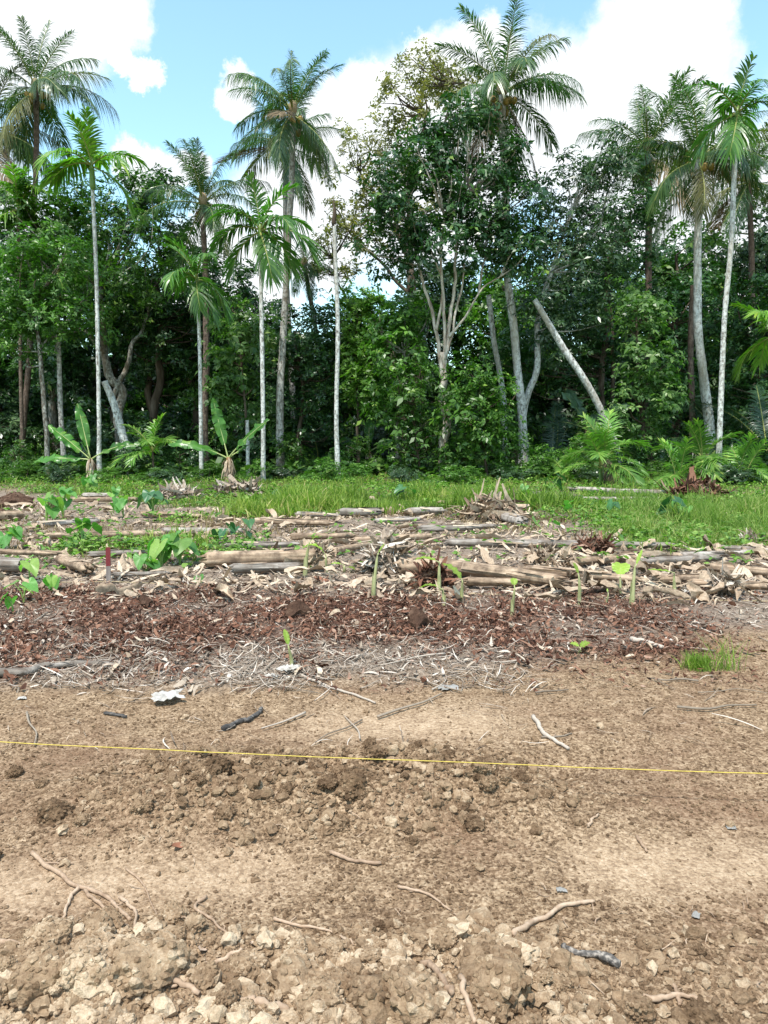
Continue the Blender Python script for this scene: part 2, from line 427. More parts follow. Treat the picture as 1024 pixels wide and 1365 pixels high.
M['red_leaf'] = simple_mat('reddish_dead_leaf', [(0, (.2, .07, .035)), (1, (.36, .17, .1))], (30, 30, 30), .6, .3, .2, .003, .2)
M['tan_leaf'] = simple_mat('tan_dead_leaf', [(0, (.38, .27, .19)), (1, (.56, .43, .33))], (30, 30, 30), .6, .3, .2, .003, .2)
M['husk'] = simple_mat('dark_husk', [(0, (.025, .014, .01)), (.5, (.075, .042, .028)), (1, (.24, .16, .11))], (5, 16, 16), .9, .1, .9, .01, .2)
M['plastic'] = simple_mat('white_plastic', [(0, (.14, .12, .09)), (.4, (.34, .31, .27)), (1, (.62, .6, .56))], (15, 15, 15), .4, .45, .2, .005, .3)
M['ash'] = simple_mat('grey_stone', [(0, (.16, .15, .13)), (1, (.34, .33, .31))], (30, 30, 30), .6, .3, .3, .004, .3)
M['string'] = simple_mat('yellow_string', [(0, (.36, .26, .06)), (.5, (.55, .42, .08)), (1, (.68, .54, .14))], (60, 60, 60), .6, .3, .3, .001, .2)
M['string_old'] = simple_mat('tan_string', [(0, (.42, .33, .18)), (1, (.6, .5, .3))], (60, 60, 60), .7, .2, .3, .001, .2)
M['stake_red'] = simple_mat('red_paint', [(0, (.14, .02, .025)), (1, (.24, .04, .045))], (30, 30, 8), .6, .3, .3, .003, .1)
M['stake_wood'] = simple_mat('grey_stake', [(0, (.14, .11, .1)), (1, (.36, .31, .28))], (40, 40, 5), .8, .2, .5, .004, .1)
M['yellow_dead'] = simple_mat('yellowing_leaf', [(0, (.42, .2, .05)), (1, (.6, .4, .1))], (12, 12, 12), .6, .3, .2, .004, .3)
M['dry_blade'] = leaf_mat('dead_grass_blade', [(0, (.12, .085, .045)), (.6, (.27, .2, .11)), (1, (.4, .34, .2))], rough=.7, spec=.15, tfac=.15, tcol=(1, .8, .5), objvar=0)
M['tall_blade'] = leaf_mat('tall_grass_blade', [(0, (.09, .16, .03)), (.45, (.19, .28, .055)), (.8, (.31, .36, .11)), (1, (.46, .38, .2))], rough=.55, spec=.25, tfac=.35, nscale=1.2, objvar=0)
M['burnt_grey'] = simple_mat('greyed_charred_wood', [(0, (.03, .027, .025)), (.4, (.12, .11, .1)), (.6, (.3, .265, .23)), (1, (.5, .44, .37))], (70, 70, 70), .9, .1, 1.0, .006, .1)

# ------------------------------------------------------------------ ground
def smask(x, y, what):
    """where each kind of soil or cover lies (metres)"""
    x = np.asarray(x, float); y = np.asarray(y, float)
    wob = n2(x, y, .9, 3, 51)
    if what == 'mulch':     # red-brown coconut husk mulch band
        c = 6.05 + .06 * x + .38 * wob
        hw = 1.22 + .4 * n2(x, y, .6, 2, 52)
        return sstep(1.35, .45, np.abs(y - c) / hw + .55 * n2(x, y, 2.0, 3, 57)) * sstep(3.2, 1.6, x + .8 * wob) * (.4 + .6 * sstep(-.3, .12, n2(x, y, 1.3, 3, 58)))
    if what == 'litter':    # grey dry litter
        return sstep(4.15, 4.7, y + .35 * wob + .16 * np.maximum(x - .4, 0) * -3) * sstep(24, 19, y)
    if what == 'green':     # grass and weeds
        g = sstep(.02, .28, 1.35 * n2(x * .55, y, .5, 3, 53) + .75 * sstep(11, 20, y + .3 * x) - .33) * sstep(8.2, 9.2, y)
        g = np.maximum(g, sstep(2.6, 3.6, x - .12 * (y - 9)) * sstep(9.0, 9.8, y + .4 * wob) * sstep(22, 16, y))
        g = np.maximum(g, sstep(18.5, 22.0, y + 4 * wob))
        g = np.maximum(g, sstep(.75, .35, np.abs((y - 9.7) / 1.0)) * sstep(1.8, 1.0, np.abs(x + 3.0)) * .9)
        return np.clip(g, 0, 1)
    if what == 'mound':
        return np.exp(-((x + .22) / .98) ** 4) * np.exp(-((y - (3.0 + .05 * x)) / .31) ** 2)
    if what == 'front':
        return sstep(2.2, 1.9, y + .16 * wob + .12 * n2(x, y, 2.4, 2, 59)) * (.22 + .78 * sstep(.75, .3, x + .2 * wob))
    if what == 'smooth':    # trodden pale strips
        a = np.exp(-((y - 2.42 - .08 * x) / .17) ** 2) * sstep(-.15, -.45, x + .3 * wob)
        b = np.exp(-((y - 2.40 - .04 * x) / .19) ** 2) * sstep(.45, .85, x + .3 * wob)
        c = np.exp(-((x - .12) / .62) ** 4 - ((y - 3.75) / .26) ** 2)
        return np.clip(a + b + c, 0, 1)
def H(x, y):
    x = np.asarray(x, float); y = np.asarray(y, float)
    h = .03 * n2(x, y, .55, 3, 1) + .012 * n2(x, y, 2.1, 3, 2)
    mo = smask(x, y, 'mound'); fr = smask(x, y, 'front'); sm = smask(x, y, 'smooth')
    near = sstep(14, 9, y)
    h = h + mo * (.10 + .10 * n2(x, y, 5.0, 3, 3))
    h = h + fr * (.05 + .08 * n2(x, y, 5.5, 3, 4))
    bil = 1 - 2 * np.abs(n2(x, y, 13.0, 2, 5))
    bil2 = 1 - 2 * np.abs(n2(x, y, 34.0, 2, 6))
    rough = np.clip(.3 + 1.0 * mo + 1.0 * fr - .42 * sm, .06, 1.3) * near
    h = h + rough * (.02 * bil + .011 * bil2)
    mu = smask(x, y, 'mulch')
    h = h + mu * (.035 + .03 * n2(x, y, 3.0, 3, 7)) * sstep(3.0, 5.0, y)
    h = h + sstep(6.5, 9, y) * (.05 * n2(x, y, 1.1, 4, 8))
    h = h - .05 * np.exp(-((x - .75) / .3) ** 2 - ((y - 3.2) / .22) ** 2)
    h = h + .05 * n2(x, y, .2, 2, 9) * sstep(9, 15, y)
    return h
rows = np.concatenate([np.linspace(-8, 1.0, 14), np.geomspace(1.25, 8.8, 400), np.geomspace(8.9, 26, 70), np.geomspace(27, 900, 30)])
cs = np.linspace(-1, 1, 390)
cs = np.concatenate([-np.geomspace(7, 1.02, 14), cs, np.geomspace(1.02, 7, 14)])
Yg = rows[:, None] * np.ones_like(cs)[None]
Xg = cs[None] * (0.60 * np.maximum(Yg, 0) + 1.0)
Zg = H(Xg.ravel(), Yg.ravel()).reshape(Xg.shape)
nr, nc = Xg.shape
def H(x, y):
    """height of the built ground sheet (bilinear)"""
    x = np.asarray(x, float); y = np.asarray(y, float)
    i = np.clip(np.searchsorted(rows, y) - 1, 0, nr - 2); fy = np.clip((y - rows[i]) / (rows[i + 1] - rows[i]), 0, 1)
    out = 0
    for k, w in ((0, 1 - fy), (1, fy)):
        s = x / (0.60 * np.maximum(rows[i + k], 0) + 1.0)
        j = np.clip(np.searchsorted(cs, s) - 1, 0, nc - 2); fx = np.clip((s - cs[j]) / (cs[j + 1] - cs[j]), 0, 1)
        out = out + w * (Zg[i + k, j] * (1 - fx) + Zg[i + k, j + 1] * fx)
    return out
def Hs(x, y): return float(H(np.array([x]), np.array([y]))[0])
def gp(u, v, dz=0.0):
    """ground point under a photo pixel"""
    a = (682.5 - v) / FPX
    dx, dy, dz_ = (u - 512) / FPX, CP + a * SP, -SP + a * CP
    z = 0.0
    for _ in range(6):
        t = (z - CAM_H) / dz_
        z = Hs(dx * t, dy * t)
    return np.array([dx * t, dy * t, z + dz])

ii = (np.arange(nr - 1)[:, None] * nc + np.arange(nc - 1)[None]).ravel()
Fg = np.stack([ii, ii + 1, ii + nc + 1, ii + nc], -1)
g = MB(); g.add(np.stack([Xg, Yg, Zg], -1).reshape(-1, 3), Fg, .5)

m, t = new_mat('soil')
v = coords(t)
n_big = noise(t, v, 1.1, 4, .55); n_mid = noise(t, v, 9, 5, .6); n_fine = noise(t, v, 70, 4, .65); n_grain = noise(t, v, 260, 3, .6)
vo = t.nodes.new('ShaderNodeTexVoronoi'); vo.inputs['Scale'].default_value = 75; t.links.new(v, vo.inputs['Vector'])
vo2 = t.nodes.new('ShaderNodeTexVoronoi'); vo2.inputs['Scale'].default_value = 130; t.links.new(v, vo2.inputs['Vector'])
sp = t.nodes.new('ShaderNodeSeparateColor'); t.links.new(vo.outputs['Color'], sp.inputs[0])
sp2 = t.nodes.new('ShaderNodeSeparateColor'); t.links.new(vo2.outputs['Color'], sp2.inputs[0])
cell = mathn(t, 'ADD', mathn(t, 'MULTIPLY', sp.outputs[0], .14), mathn(t, 'MULTIPLY', sp2.outputs[0], .14))
f = mathn(t, 'ADD', mathn(t, 'ADD', mathn(t, 'MULTIPLY', n_mid, .30), cell), mathn(t, 'ADD', mathn(t, 'MULTIPLY', n_fine, .36), mathn(t, 'MULTIPLY', n_grain, .06)))
soil = ramp(t, [(.32, (.045, .027, .015)), (.43, (.165, .106, .062)), (.53, (.295, .203, .124)), (.67, (.5, .37, .245))], f)
pale = ramp(t, [(.30, (.18, .115, .07)), (.5, (.41, .29, .186)), (.7, (.58, .445, .31))], f)
red = ramp(t, [(.3, (.1, .057, .033)), (.5, (.215, .132, .08)), (.7, (.36, .25, .165))], f)
c = mixc(t, ramp(t, [(.48, (0, 0, 0)), (.7, (1, 1, 1))], n_big).outputs['Color'], soil.outputs['Color'], red.outputs['Color'])
c = mixc(t, mathn(t, 'MULTIPLY', attr(t, 'smooth'), .82, True), c, pale.outputs['Color'])
c = mixc(t, mathn(t, 'MULTIPLY', attr(t, 'front'), .55, True), c, pale.outputs['Color'])
litc = ramp(t, [(.3, (.09, .066, .05)), (.5, (.22, .175, .14)), (.7, (.42, .36, .3))], f)
c = mixc(t, mathn(t, 'MULTIPLY', attr(t, 'litter'), .8, True), c, litc.outputs['Color'])
muc = ramp(t, [(.3, (.03, .016, .011)), (.5, (.09, .045, .03)), (.7, (.2, .12, .085))], f)
c = mixc(t, attr(t, 'mulch'), c, muc.outputs['Color'])
grc = ramp(t, [(.3, (.03, .035, .014)), (.5, (.07, .085, .03)), (.7, (.16, .15, .06))], f)
c = mixc(t, mathn(t, 'MULTIPLY', attr(t, 'green'), .85, True), c, grc.outputs['Color'])
hgt = mathn(t, 'ADD', mathn(t, 'MULTIPLY', n_fine, 1.0), mathn(t, 'ADD', mathn(t, 'MULTIPLY', n_grain, .5), mathn(t, 'MULTIPLY', vo.outputs['Distance'], -.45)))
finish(t, c, .95, .1, hgt, .8, .011)
M['soil'] = m
gm = g.mesh('ground', M['soil'])
for k in ('mulch', 'litter', 'green', 'smooth', 'front'):
    a_ = gm.attributes.new(k, 'FLOAT', 'POINT')
    a_.data.foreach_set('value', smask(Xg.ravel(), Yg.ravel(), k).astype(np.float32))
ground = tag(obj('ground', gm), 'bare brown soil clearing with mulch strip and grassy far edge', 'ground', kind='structure')

# clod / crumb material: same earth, colour by piece
m, t = new_mat('clod_earth')
geo = t.nodes.new('ShaderNodeNewGeometry'); v = geo.outputs['Position']; nn = noise(t, v, 130, 5, .65); nb = noise(t, v, 22, 3)
f = mathn(t, 'ADD', mathn(t, 'MULTIPLY', mathn(t, 'ADD', nn, nb), .33), mathn(t, 'MULTIPLY', attr(t, 'rnd'), .28))
oi = t.nodes.new('ShaderNodeObjectInfo')
f = mathn(t, 'ADD', f, mathn(t, 'MULTIPLY', mathn(t, 'SUBTRACT', oi.outputs['Random'], .5), .12))
r = ramp(t, [(.28, (.075, .045, .025)), (.42, (.185, .12, .071)), (.55, (.32, .224, .14)), (.7, (.57, .45, .315))], f)
finish(t, r.outputs['Color'], .95, .1, nn, .9, .008)
M['clod'] = m

def ico(sub):
    bm = bmesh.new(); bmesh.ops.create_icosphere(bm, subdivisions=sub, radius=1)
    V = np.array([v.co[:] for v in bm.verts]); F = np.array([[v.index for v in f.verts] for f in bm.faces]); bm.free()
    return V, F
ICO1, ICO2, ICO3, ICO4 = ico(1), ico(2), ico(3), ico(4)
OCT = (np.array([[1, .1, 0], [-.1, 1, .1], [-1, 0, -.1], [0, -1, .1], [.1, .1, .9], [0, -.1, -.9]]), np.array([[0, 1, 4], [1, 2, 4], [2, 3, 4], [3, 0, 4], [1, 0, 5], [2, 1, 5], [3, 2, 5], [0, 3, 5]]))
def clod_mesh(seed, rnd):
    V, F = ICO3
    p = V * np.array([1, 1, .8])
    d = 1 + .38 * fbm(V * 1.3 + seed * 9.1, 2, seed) + .22 * (1 - 2 * np.abs(fbm(V * 2.6 + seed, 2, seed + 5))) + .13 * (1 - 2 * np.abs(fbm(V * 6.5 + seed, 2, seed + 9))) + .05 * fbm(V * 14 + seed, 1, seed + 11)
    b = MB(); b.add(p * d[:, None], F, rnd, smooth=False)
    # crumbs stuck all over the clod
    r = rng_(seed + 40); n = 260; Vc, Fc = ICO1; i = r.integers(0, len(V), n); sz = r.uniform(.05, .2, n)
    Q = (p * d[:, None])[i][:, None] * .97 + Vc[None] * (1 + .25 * r.uniform(-1, 1, (n, len(Vc), 1))) * sz[:, None, None]
    b.add(Q.reshape(-1, 3), (Fc[None] + (np.arange(n) * len(Vc))[:, None, None]).reshape(-1, 3), np.repeat(np.clip(rnd + r.normal(0, .2, n), 0, 1), len(Vc)), smooth=False)
    return b.mesh('soil_clod', M['clod'])
clods = [clod_mesh(i, .12 + .3 * i / 6 if i < 6 else .58 + .4 * (i - 6) / 6) for i in range(12)]
# the sticks and roots lie on top of the crumbs: keep lumps off them
KEEP = np.vstack([catmull([gp(*q) for q in l], 24) for l in (
    [(748, 1268), (775, 1275), (824, 1291)], [(687, 1252), (725, 1226), (792, 1203)], [(182, 1302), (215, 1310), (264, 1332)], [(325, 1340), (388, 1346)],
    [(42, 1140), (108, 1186), (172, 1228)], [(105, 1186), (86, 1226)], [(112, 1190), (178, 1238)], [(275, 1197), (268, 1220), (306, 1250)], [(440, 1138), (506, 1153)],
    [(858, 1337), (936, 1340)], [(365, 1229), (470, 1262)], [(562, 1288), (602, 1332)], [(612, 1308), (632, 1364)], [(530, 1185), (602, 1216)], [(272, 1287), (322, 1268)], [(270, 1255), (270, 1275)], [(237, 1130), (240, 1135)], [(298, 974), (350, 947)])])[:, :2]
def clear(x, y, d=.03):
    x = np.asarray(x, float); y = np.asarray(y, float)
    out = np.ones(x.shape, bool)
    for kx, ky in KEEP: out &= (x - kx) ** 2 + ((y - ky) * .8) ** 2 > d * d
    return out
def scatter_clods(n, s, fn):
    """random ground points accepted with probability fn(x, y)"""
    r = rng_(s); out = []
    while len(out) < n:
        y = r.uniform(1.55, 4.6, 4000); x = r.uniform(-1, 1, 4000) * (y * .62 + .3)
        k = (r.uniform(0, 1, 4000) < fn(x, y)) & clear(x, y, .045)
        out += list(zip(x[k], y[k]))
    return np.array(out[:n])
dens_big = lambda x, y: np.clip(.9 * smask(x, y, 'mound') ** 2 + .75 * smask(x, y, 'front') + .004, 0, 1) * (1 - .8 * smask(x, y, 'smooth'))
# the large lone clod beside the mound
r = rng_(11)
pts = scatter_clods(296, 5, dens_big)
sizes = np.clip(r.lognormal(math.log(.021), .42, len(pts)), .012, .05)
big_spots = [(75, 1085, .045), (470, 1055, .05), (205, 1285, .075), (410, 1318, .08), (190, 1075, .036), (640, 1275, .055), (560, 1330, .07), (330, 1290, .05),
             (660, 1310, .065), (850, 1350, .04), (120, 1290, .055), (300, 1085, .036), (60, 1300, .065), (505, 1345, .075)]
for (u, v_, s_) in big_spots:
    p = gp(u, v_); pts = np.vstack([pts[1:], p[:2]]); sizes = np.append(sizes[1:], s_)
for i, ((x, y), s_) in enumerate(zip(pts, sizes)):
    first = i == len(pts) - len(big_spots)
    o = obj('soil_clod', clods[(i % 6) + (6 if smask(x, y, 'front') > .35 else 0)], None, (x, y, Hs(x, y) + s_ * (.22 if s_ < .045 else .05)), (r.uniform(-.4, .4), r.uniform(-.4, .4), r.uniform(0, 6.28)),
            (s_ * r.uniform(.85, 1.2), s_ * r.uniform(.85, 1.2), s_ * r.uniform(.75, 1)))
    if first:
        tag(o, 'lone fist sized brown clod lying apart beside the clod mound', 'clod')
    else:
        tag(o, 'crumbly brown soil clod lying among many others in the churned earth', 'clod', 'soil clods on the churned earth')
# crumbs nobody could count
def crumbs(name, n, tmpl, lo, hi, s, fn, label, zr=(1.55, 4.6), jit=.22):
    r = rng_(s); X = []; Y = []
    tot = 0
    while tot < n:
        y = np.exp(r.uniform(math.log(zr[0]), math.log(zr[1]), 60000)); x = r.uniform(-1, 1, 60000) * (y * .58 + .2)
        k = r.uniform(0, 1, 60000) < fn(x, y)
        if hi > .012: k &= clear(x, y, .03)
        X.append(x[k]); Y.append(y[k]); tot += k.sum()
    x = np.concatenate(X)[:n]; y = np.concatenate(Y)[:n]
    V, F = tmpl
    size = lo * (hi / lo) ** (r.uniform(0, 1, n) ** 2.6)
    sc3 = size[:, None] * r.uniform(.7, 1.25, (n, 3)); sc3[:, 2] *= .8
    nz_ = fbm(V[None] * 1.6 + r.uniform(0, 500, (n, 1, 3)), 2, s)[..., None] if len(V) > 20 else 0
    P = V[None] * (1 + jit * r.uniform(-1, 1, (n, len(V), 1)) * (.35 if len(V) > 20 else 1) + .8 * nz_) * sc3[:, None]
    a = r.uniform(0, 6.28, n); ca, sa = np.cos(a)[:, None], np.sin(a)[:, None]
    P = np.stack([P[..., 0] * ca - P[..., 1] * sa, P[..., 0] * sa + P[..., 1] * ca, P[..., 2]], -1)
    P += np.stack([x, y, H(x, y) + size * .3], -1)[:, None]
    Fa = (F[None] + (np.arange(n) * len(V))[:, None, None]).reshape(-1, 3)
    pal = .12 + .75 * smask(x, y, 'front') + .3 * smask(x, y, 'smooth')
    b = MB(); b.add(P.reshape(-1, 3), Fa, np.repeat(np.clip(r.uniform(0, .7, n) + pal * .5, 0, 1), len(V)), smooth=False)
    return tag(obj(name, b.mesh(name, M['clod'])), label, 'soil', kind='stuff')
crumbs('soil_crumbs', 4300, ICO2, .008, .028, 21, lambda x, y: np.clip(.9 * smask(x, y, 'mound') ** 1.5 + .8 * smask(x, y, 'front') + .007, 0, 1), 'brown soil crumbs spread over the churned ground')
crumbs('soil_grains', 45000, OCT, .003, .011, 22, lambda x, y: np.clip(.3 + .6 * smask(x, y, 'mound') + .6 * smask(x, y, 'front') - .34 * smask(x, y, 'smooth'), 0.02, 1), 'fine loose soil grains covering the bare ground', (1.5, 5.0))

# ------------------------------------------------------------------ litter
def region(n, s, fn, ylo, yhi, k=.62):
    r = rng_(s); X = []; Y = []; tot = 0
    while tot < n:
        y = np.exp(r.uniform(math.log(ylo), math.log(yhi), 40000)); x = r.uniform(-1, 1, 40000) * (y * k + .3)
        q = r.uniform(0, 1, 40000) < fn(x, y)
        X.append(x[q]); Y.append(y[q]); tot += q.sum()
    return np.concatenate(X)[:n], np.concatenate(Y)[:n], r
def flakes(name, mat, n, s, fn, ylo, yhi, ln, wd, label, cat, tilt=.5, lift=.02, S=4, curl=1.2):
    """curled strips of litter"""
    x, y, r = region(n, s, fn, ylo, yhi)
    L = ln[0] * (ln[1] / ln[0]) ** (r.uniform(0, 1, n) ** 1.6); W = L * r.uniform(wd[0], wd[1], n)
    az = r.uniform(0, 2 * np.pi, n); tl = r.normal(0, tilt * .6, n)
    d = np.stack([np.cos(az) * np.cos(tl), np.sin(az) * np.cos(tl), np.sin(tl)], -1)
    roll = r.normal(0, tilt, n)
    hz = np.stack([-np.sin(az), np.cos(az), np.zeros(n)], -1); up = np.cross(d, hz)
    side = hz * np.cos(roll)[:, None] + up * np.sin(roll)[:, None]
    nrm_ = np.cross(d, side)
    tt = np.linspace(-.5, .5, S)
    cv = r.normal(0, curl, n) * L; lat = r.normal(0, curl * .6, n) * L
    P = d[:, None] * (tt[None, :, None] * L[:, None, None]) + nrm_[:, None] * ((tt ** 2)[None, :, None] * cv[:, None, None]) + side[:, None] * ((tt ** 2)[None, :, None] * lat[:, None, None])
    zmin = P[..., 2].min(1)
    P = P + np.stack([x, y, H(x, y) + lift * r.uniform(0, 1, n) + np.maximum(-zmin * .6, 0)], -1)[:, None]
    wprof = np.array([.45] + [1.0] * (S - 2) + [.3])
    V, F, A = strips(P, np.repeat(side[:, None], S, 1), W[:, None] * wprof[None], r.uniform(0, 1, n))
    b = MB(); b.add(V, F, A, smooth=False)
    return tag(obj(name, b.mesh(name, mat)), label, cat, kind='stuff')
fm = lambda k, a=1.0, b=0.0: (lambda x, y: np.clip(a * smask(x, y, k) + b, 0, 1))
flakes('husk_mulch', M['mulch'], 15000, 31, fm('mulch', 1, .05), 4.2, 8.5, (.012, .06), (.1, .3), 'red brown coconut husk mulch strewn in a strip', 'mulch', .55, .03)
flakes('husk_fibre', M['mulch'], 9000, 32, fm('mulch', 1, .1), 4.2, 8.5, (.03, .12), (.02, .06), 'stringy coconut husk fibre in the mulch strip', 'mulch', .4, .03)
flakes('dry_litter', M['dry_grey'], 12500, 33, lambda x, y: np.clip(smask(x, y, 'litter') * (1 - .45 * smask(x, y, 'mulch')) * (1 - .8 * smask(x, y, 'green')), 0, 1), 3.9, 17, (.02, .11), (.05, .15), 'grey dry leaf shreds littering the clearing', 'litter', .3, .02, curl=.7)
flakes('dry_straw', M['dry_grey'], 5000, 34, lambda x, y: np.clip(smask(x, y, 'litter') * .9 + .10 * (y > 3.4), 0, 1) * (1 - .85 * smask(x, y, 'green')), 3.2, 13, (.05, .26), (.008, .025), 'thin dry straw scattered over the clearing', 'litter', .18, .02, 5, .4)
flakes('fine_rootlets', M['root'], 900, 35, lambda x, y: np.ones_like(x) * .5, 1.6, 4.2, (.015, .07), (.015, .04), 'fine pale rootlets scattered over bare soil', 'rootlets', .3, .006, 5, 1.0)
flakes('leaf_shreds', M['dry_leaf'], 6500, 36, lambda x, y: np.clip(smask(x, y, 'litter') * (1 - .8 * smask(x, y, 'green')) * sstep(6, 7.5, y), 0, 1), 6.2, 19, (.08, .32), (.04, .1), 'crumpled tan banana leaf shreds among the fallen stems', 'litter', .4, .04, 5, .6)

flakes('husk_chunks', M['mulch'], 1500, 39, fm('mulch', 1, .02), 4.4, 8.5, (.03, .10), (.1, .26), 'larger torn coconut husk pieces lying in the mulch strip', 'mulch', .5, .03, 5, 1.0)
flakes('ash_twigs', M['dry_grey'], 2600, 47, lambda x, y: sstep(4.1, 4.4, y) * sstep(5.4, 4.9, y) * sstep(1.3, .7, x) * np.clip(.3 + 1.2 * n2(x, y, 1.6, 2, 65), 0, 1), 4.0, 5.6, (.06, .24), (.008, .022), 'fine grey twigs in the ashy strip before the mulch', 'twigs', .15, .025, 5, .35)
flakes('mulch_leaves', M['dry_leaf'], 500, 40, fm('mulch', .8, .02), 4.3, 8.5, (.03, .13), (.06, .18), 'dry leaf scraps mixed into the mulch strip', 'litter', .35, .03, 5, .8)
# individual dry leaf pieces
def dry_leaf_mesh(seed):
    r = rng_(seed); nu, nv = 12, 5
    uu, vv = np.meshgrid(np.linspace(0, 1, nu), np.linspace(-1, 1, nv), indexing='ij')
    w = (.11 + .08 * r.uniform()) * np.sin(np.pi * np.clip(uu * .92 + .06, 0, 1)) ** .6
    P = np.stack([uu - .5, vv * w, np.zeros_like(uu)], -1)
    P[..., 2] += .15 * fbm(P * np.array([5, 9, 5]) + seed * 3, 2, seed) + (.05 + .08 * r.uniform()) * np.abs(vv) * np.sign(r.normal()) + r.normal(0, .25) * (uu - .5) ** 2
    P[..., 1] += .10 * fbm(P * 3 + seed, 2, seed + 3)
    P[..., 2] -= P[..., 2].min()
    i = (np.arange(nu - 1)[:, None] * nv + np.arange(nv - 1)[None]).ravel()
    b = MB(); b.add(P.reshape(-1, 3), np.stack([i, i + 1, i + nv + 1, i + nv], -1), r.uniform(.3, .9))
    return b.mesh('dry_leaf', M['dry_leaf'])
dl = [dry_leaf_mesh(100 + i) for i in range(14)]
x, y, r = region(260, 37, lambda x, y: np.clip(smask(x, y, 'litter') * (1 - .8 * smask(x, y, 'green')) * (.2 + .8 * sstep(1.2, 2.8, x) * sstep(10, 8.5, y)), 0, 1), 6.5, 17)
for i in range(260):
    s_ = r.uniform(.16, .34) * (1 + y[i] / 30)
    tag(obj('dry_leaf', dl[i % 14], None, (x[i], y[i], Hs(x[i], y[i]) + .005 + .04 * r.uniform()), (r.normal(0, .3), r.normal(0, .2), r.uniform(0, 6.28)), (s_ * r.uniform(.8, 1.5), s_ * r.uniform(.6, 1), s_)),
        'crumpled dry banana leaf piece lying in the litter behind the mulch', 'dry leaf', 'dry leaf pieces behind the mulch')

# ------------------------------------------------------------------ roots, sticks
def stick(name, label, cat, px, r0, r1, mat, branches=(), seed=0, group=None, lift=.95, kn=.22):
    base = gp(*px[0])
    o = None
    def one(px, a, b_, sd):
        W = np.array([gp(*p) for p in px])
        n = max(14, int(np.linalg.norm(np.diff(W, axis=0), axis=1).sum() / .012)); n = min(n, 60)
        C = catmull(W, n)
        C[:, :2] += .35 * max(a, .004) * np.stack([fbm(np.stack([np.linspace(0, 7, n), np.full(n, sd), np.zeros(n)], -1), 2, sd + k) * 3 for k in (0, 1)], -1)
        rad = np.linspace(a, b_, n) * (1 + kn * fbm(np.stack([np.linspace(0, 12, n), np.full(n, sd + .5), np.zeros(n)], -1), 2, sd + 7))
        gz = H(C[:, 0], C[:, 1])
        kz = np.ones(9) / 9.0
        gz = np.maximum(np.convolve(np.pad(gz, 4, mode='edge'), kz, 'valid'), gz - .004)
        C[:, 2] = gz + rad * lift + .003
        V, F = tube(C - base, rad, 8, True, .12, sd)
        b2 = MB(); b2.add(V, F, (sd * .37) % 1)
        return b2.mesh(name, mat)
    main = one(px, r0, r1, seed)
    if branches:
        o = thing(name, label, cat, base, group)
        obj('stem', main, o)
        for k, (bp, a, b_) in enumerate(branches): obj('branch', one(bp, a, b_, seed + 31 + k), o)
    else:
        o = tag(obj(name, main, None, base), label, cat, group)
    return o
stick('root', 'forked pale root lying on trodden soil, its branches spread', 'root', [(42, 1140), (72, 1166), (108, 1186), (148, 1205), (172, 1228)], .0085, .005, M['root'],
      [([(105, 1186), (92, 1203), (86, 1226)], .0065, .004), ([(112, 1190), (142, 1216), (178, 1238)], .0065, .003), ([(58, 1152), (78, 1152), (97, 1153)], .003, .002)], 1)
stick('root', 'hooked root piece touching the end of the forked pale root', 'root', [(160, 1200), (176, 1212), (183, 1222), (180, 1240)], .006, .004, M['root'], seed=2)
stick('root', 'thin curved rootlet beside the forked pale root', 'root', [(168, 1160), (190, 1178), (200, 1200), (213, 1226)], .0035, .002, M['root'], seed=3)
stick('root', 'kinked gnarled root pointing down towards the tan leaf', 'root', [(275, 1197), (260, 1210), (268, 1220), (285, 1232), (306, 1250)], .0055, .003, M['root'], seed=4)
stick('root', 'long smooth bent pale root above the charred stick', 'root', [(687, 1252), (703, 1238), (725, 1226), (748, 1212), (775, 1206), (792, 1203)], .0085, .006, M['root'], seed=5)
stick('charred_stick', 'short thick greyish charred stick on bare soil below the bent pale root', 'stick', [(748, 1268), (775, 1275), (800, 1281), (824, 1291)], .009, .011, M['burnt_grey'], seed=6, lift=1.1, kn=.5)
stick('root', 'thin wavy root lying alone on open trodden soil', 'root', [(530, 1185), (553, 1189), (578, 1200), (602, 1216)], .005, .003, M['root'], seed=7)
stick('stick', 'pale slanted stick beyond the yellow string', 'stick', [(712, 958), (722, 975), (738, 988), (755, 1001)], .012, .008, M['twig'], seed=8)
stick('stick', 'thin twig crossing the pale slanted stick beyond the string', 'stick', [(722, 985), (745, 983), (762, 979)], .005, .003, M['twig'], seed=9)
stick('charred_stick', 'curved charred branch piece lying beyond the yellow string', 'stick', [(298, 974), (318, 966), (336, 960), (350, 947)], .014, .010, M['char'], seed=10, kn=.35)
stick('charred_stick', 'small dark stick near the white plastic scrap', 'stick', [(140, 953), (155, 955), (170, 958)], .009, .008, M['char'], seed=11)
stick('root', 'stout tan root half sunk in the pale clods', 'root', [(182, 1302), (215, 1310), (240, 1320), (264, 1332)], .009, .006, M['root'], seed=12)
stick('root', 'stout brown root in the pale clods with blunt ends', 'root', [(325, 1340), (355, 1343), (388, 1346)], .010, .008, M['root'], seed=13)
stick('root', 'short thick pale root at the foot of the clod mound', 'root', [(440, 1138), (460, 1146), (480, 1152), (506, 1153)], .007, .006, M['root'], seed=14)
stick('stick', 'pale driftwood like stick at the dark end of the pale clods', 'stick', [(858, 1337), (880, 1332), (905, 1329), (936, 1340)], .009, .005, M['root'], [([(898, 1318), (905, 1333), (908, 1345)], .006, .005)], 15)
stick('root', 'root arching beside the tan leaf in the pale clods', 'root', [(272, 1287), (295, 1280), (322, 1268)], .007, .005, M['root'], seed=16)
stick('stick', 'long grey weathered stick lying in litter, much the longest one', 'stick', [(-10, 904), (30, 900), (60, 893), (105, 889), (150, 887)], .03, .016, M['log_grey'], seed=17)
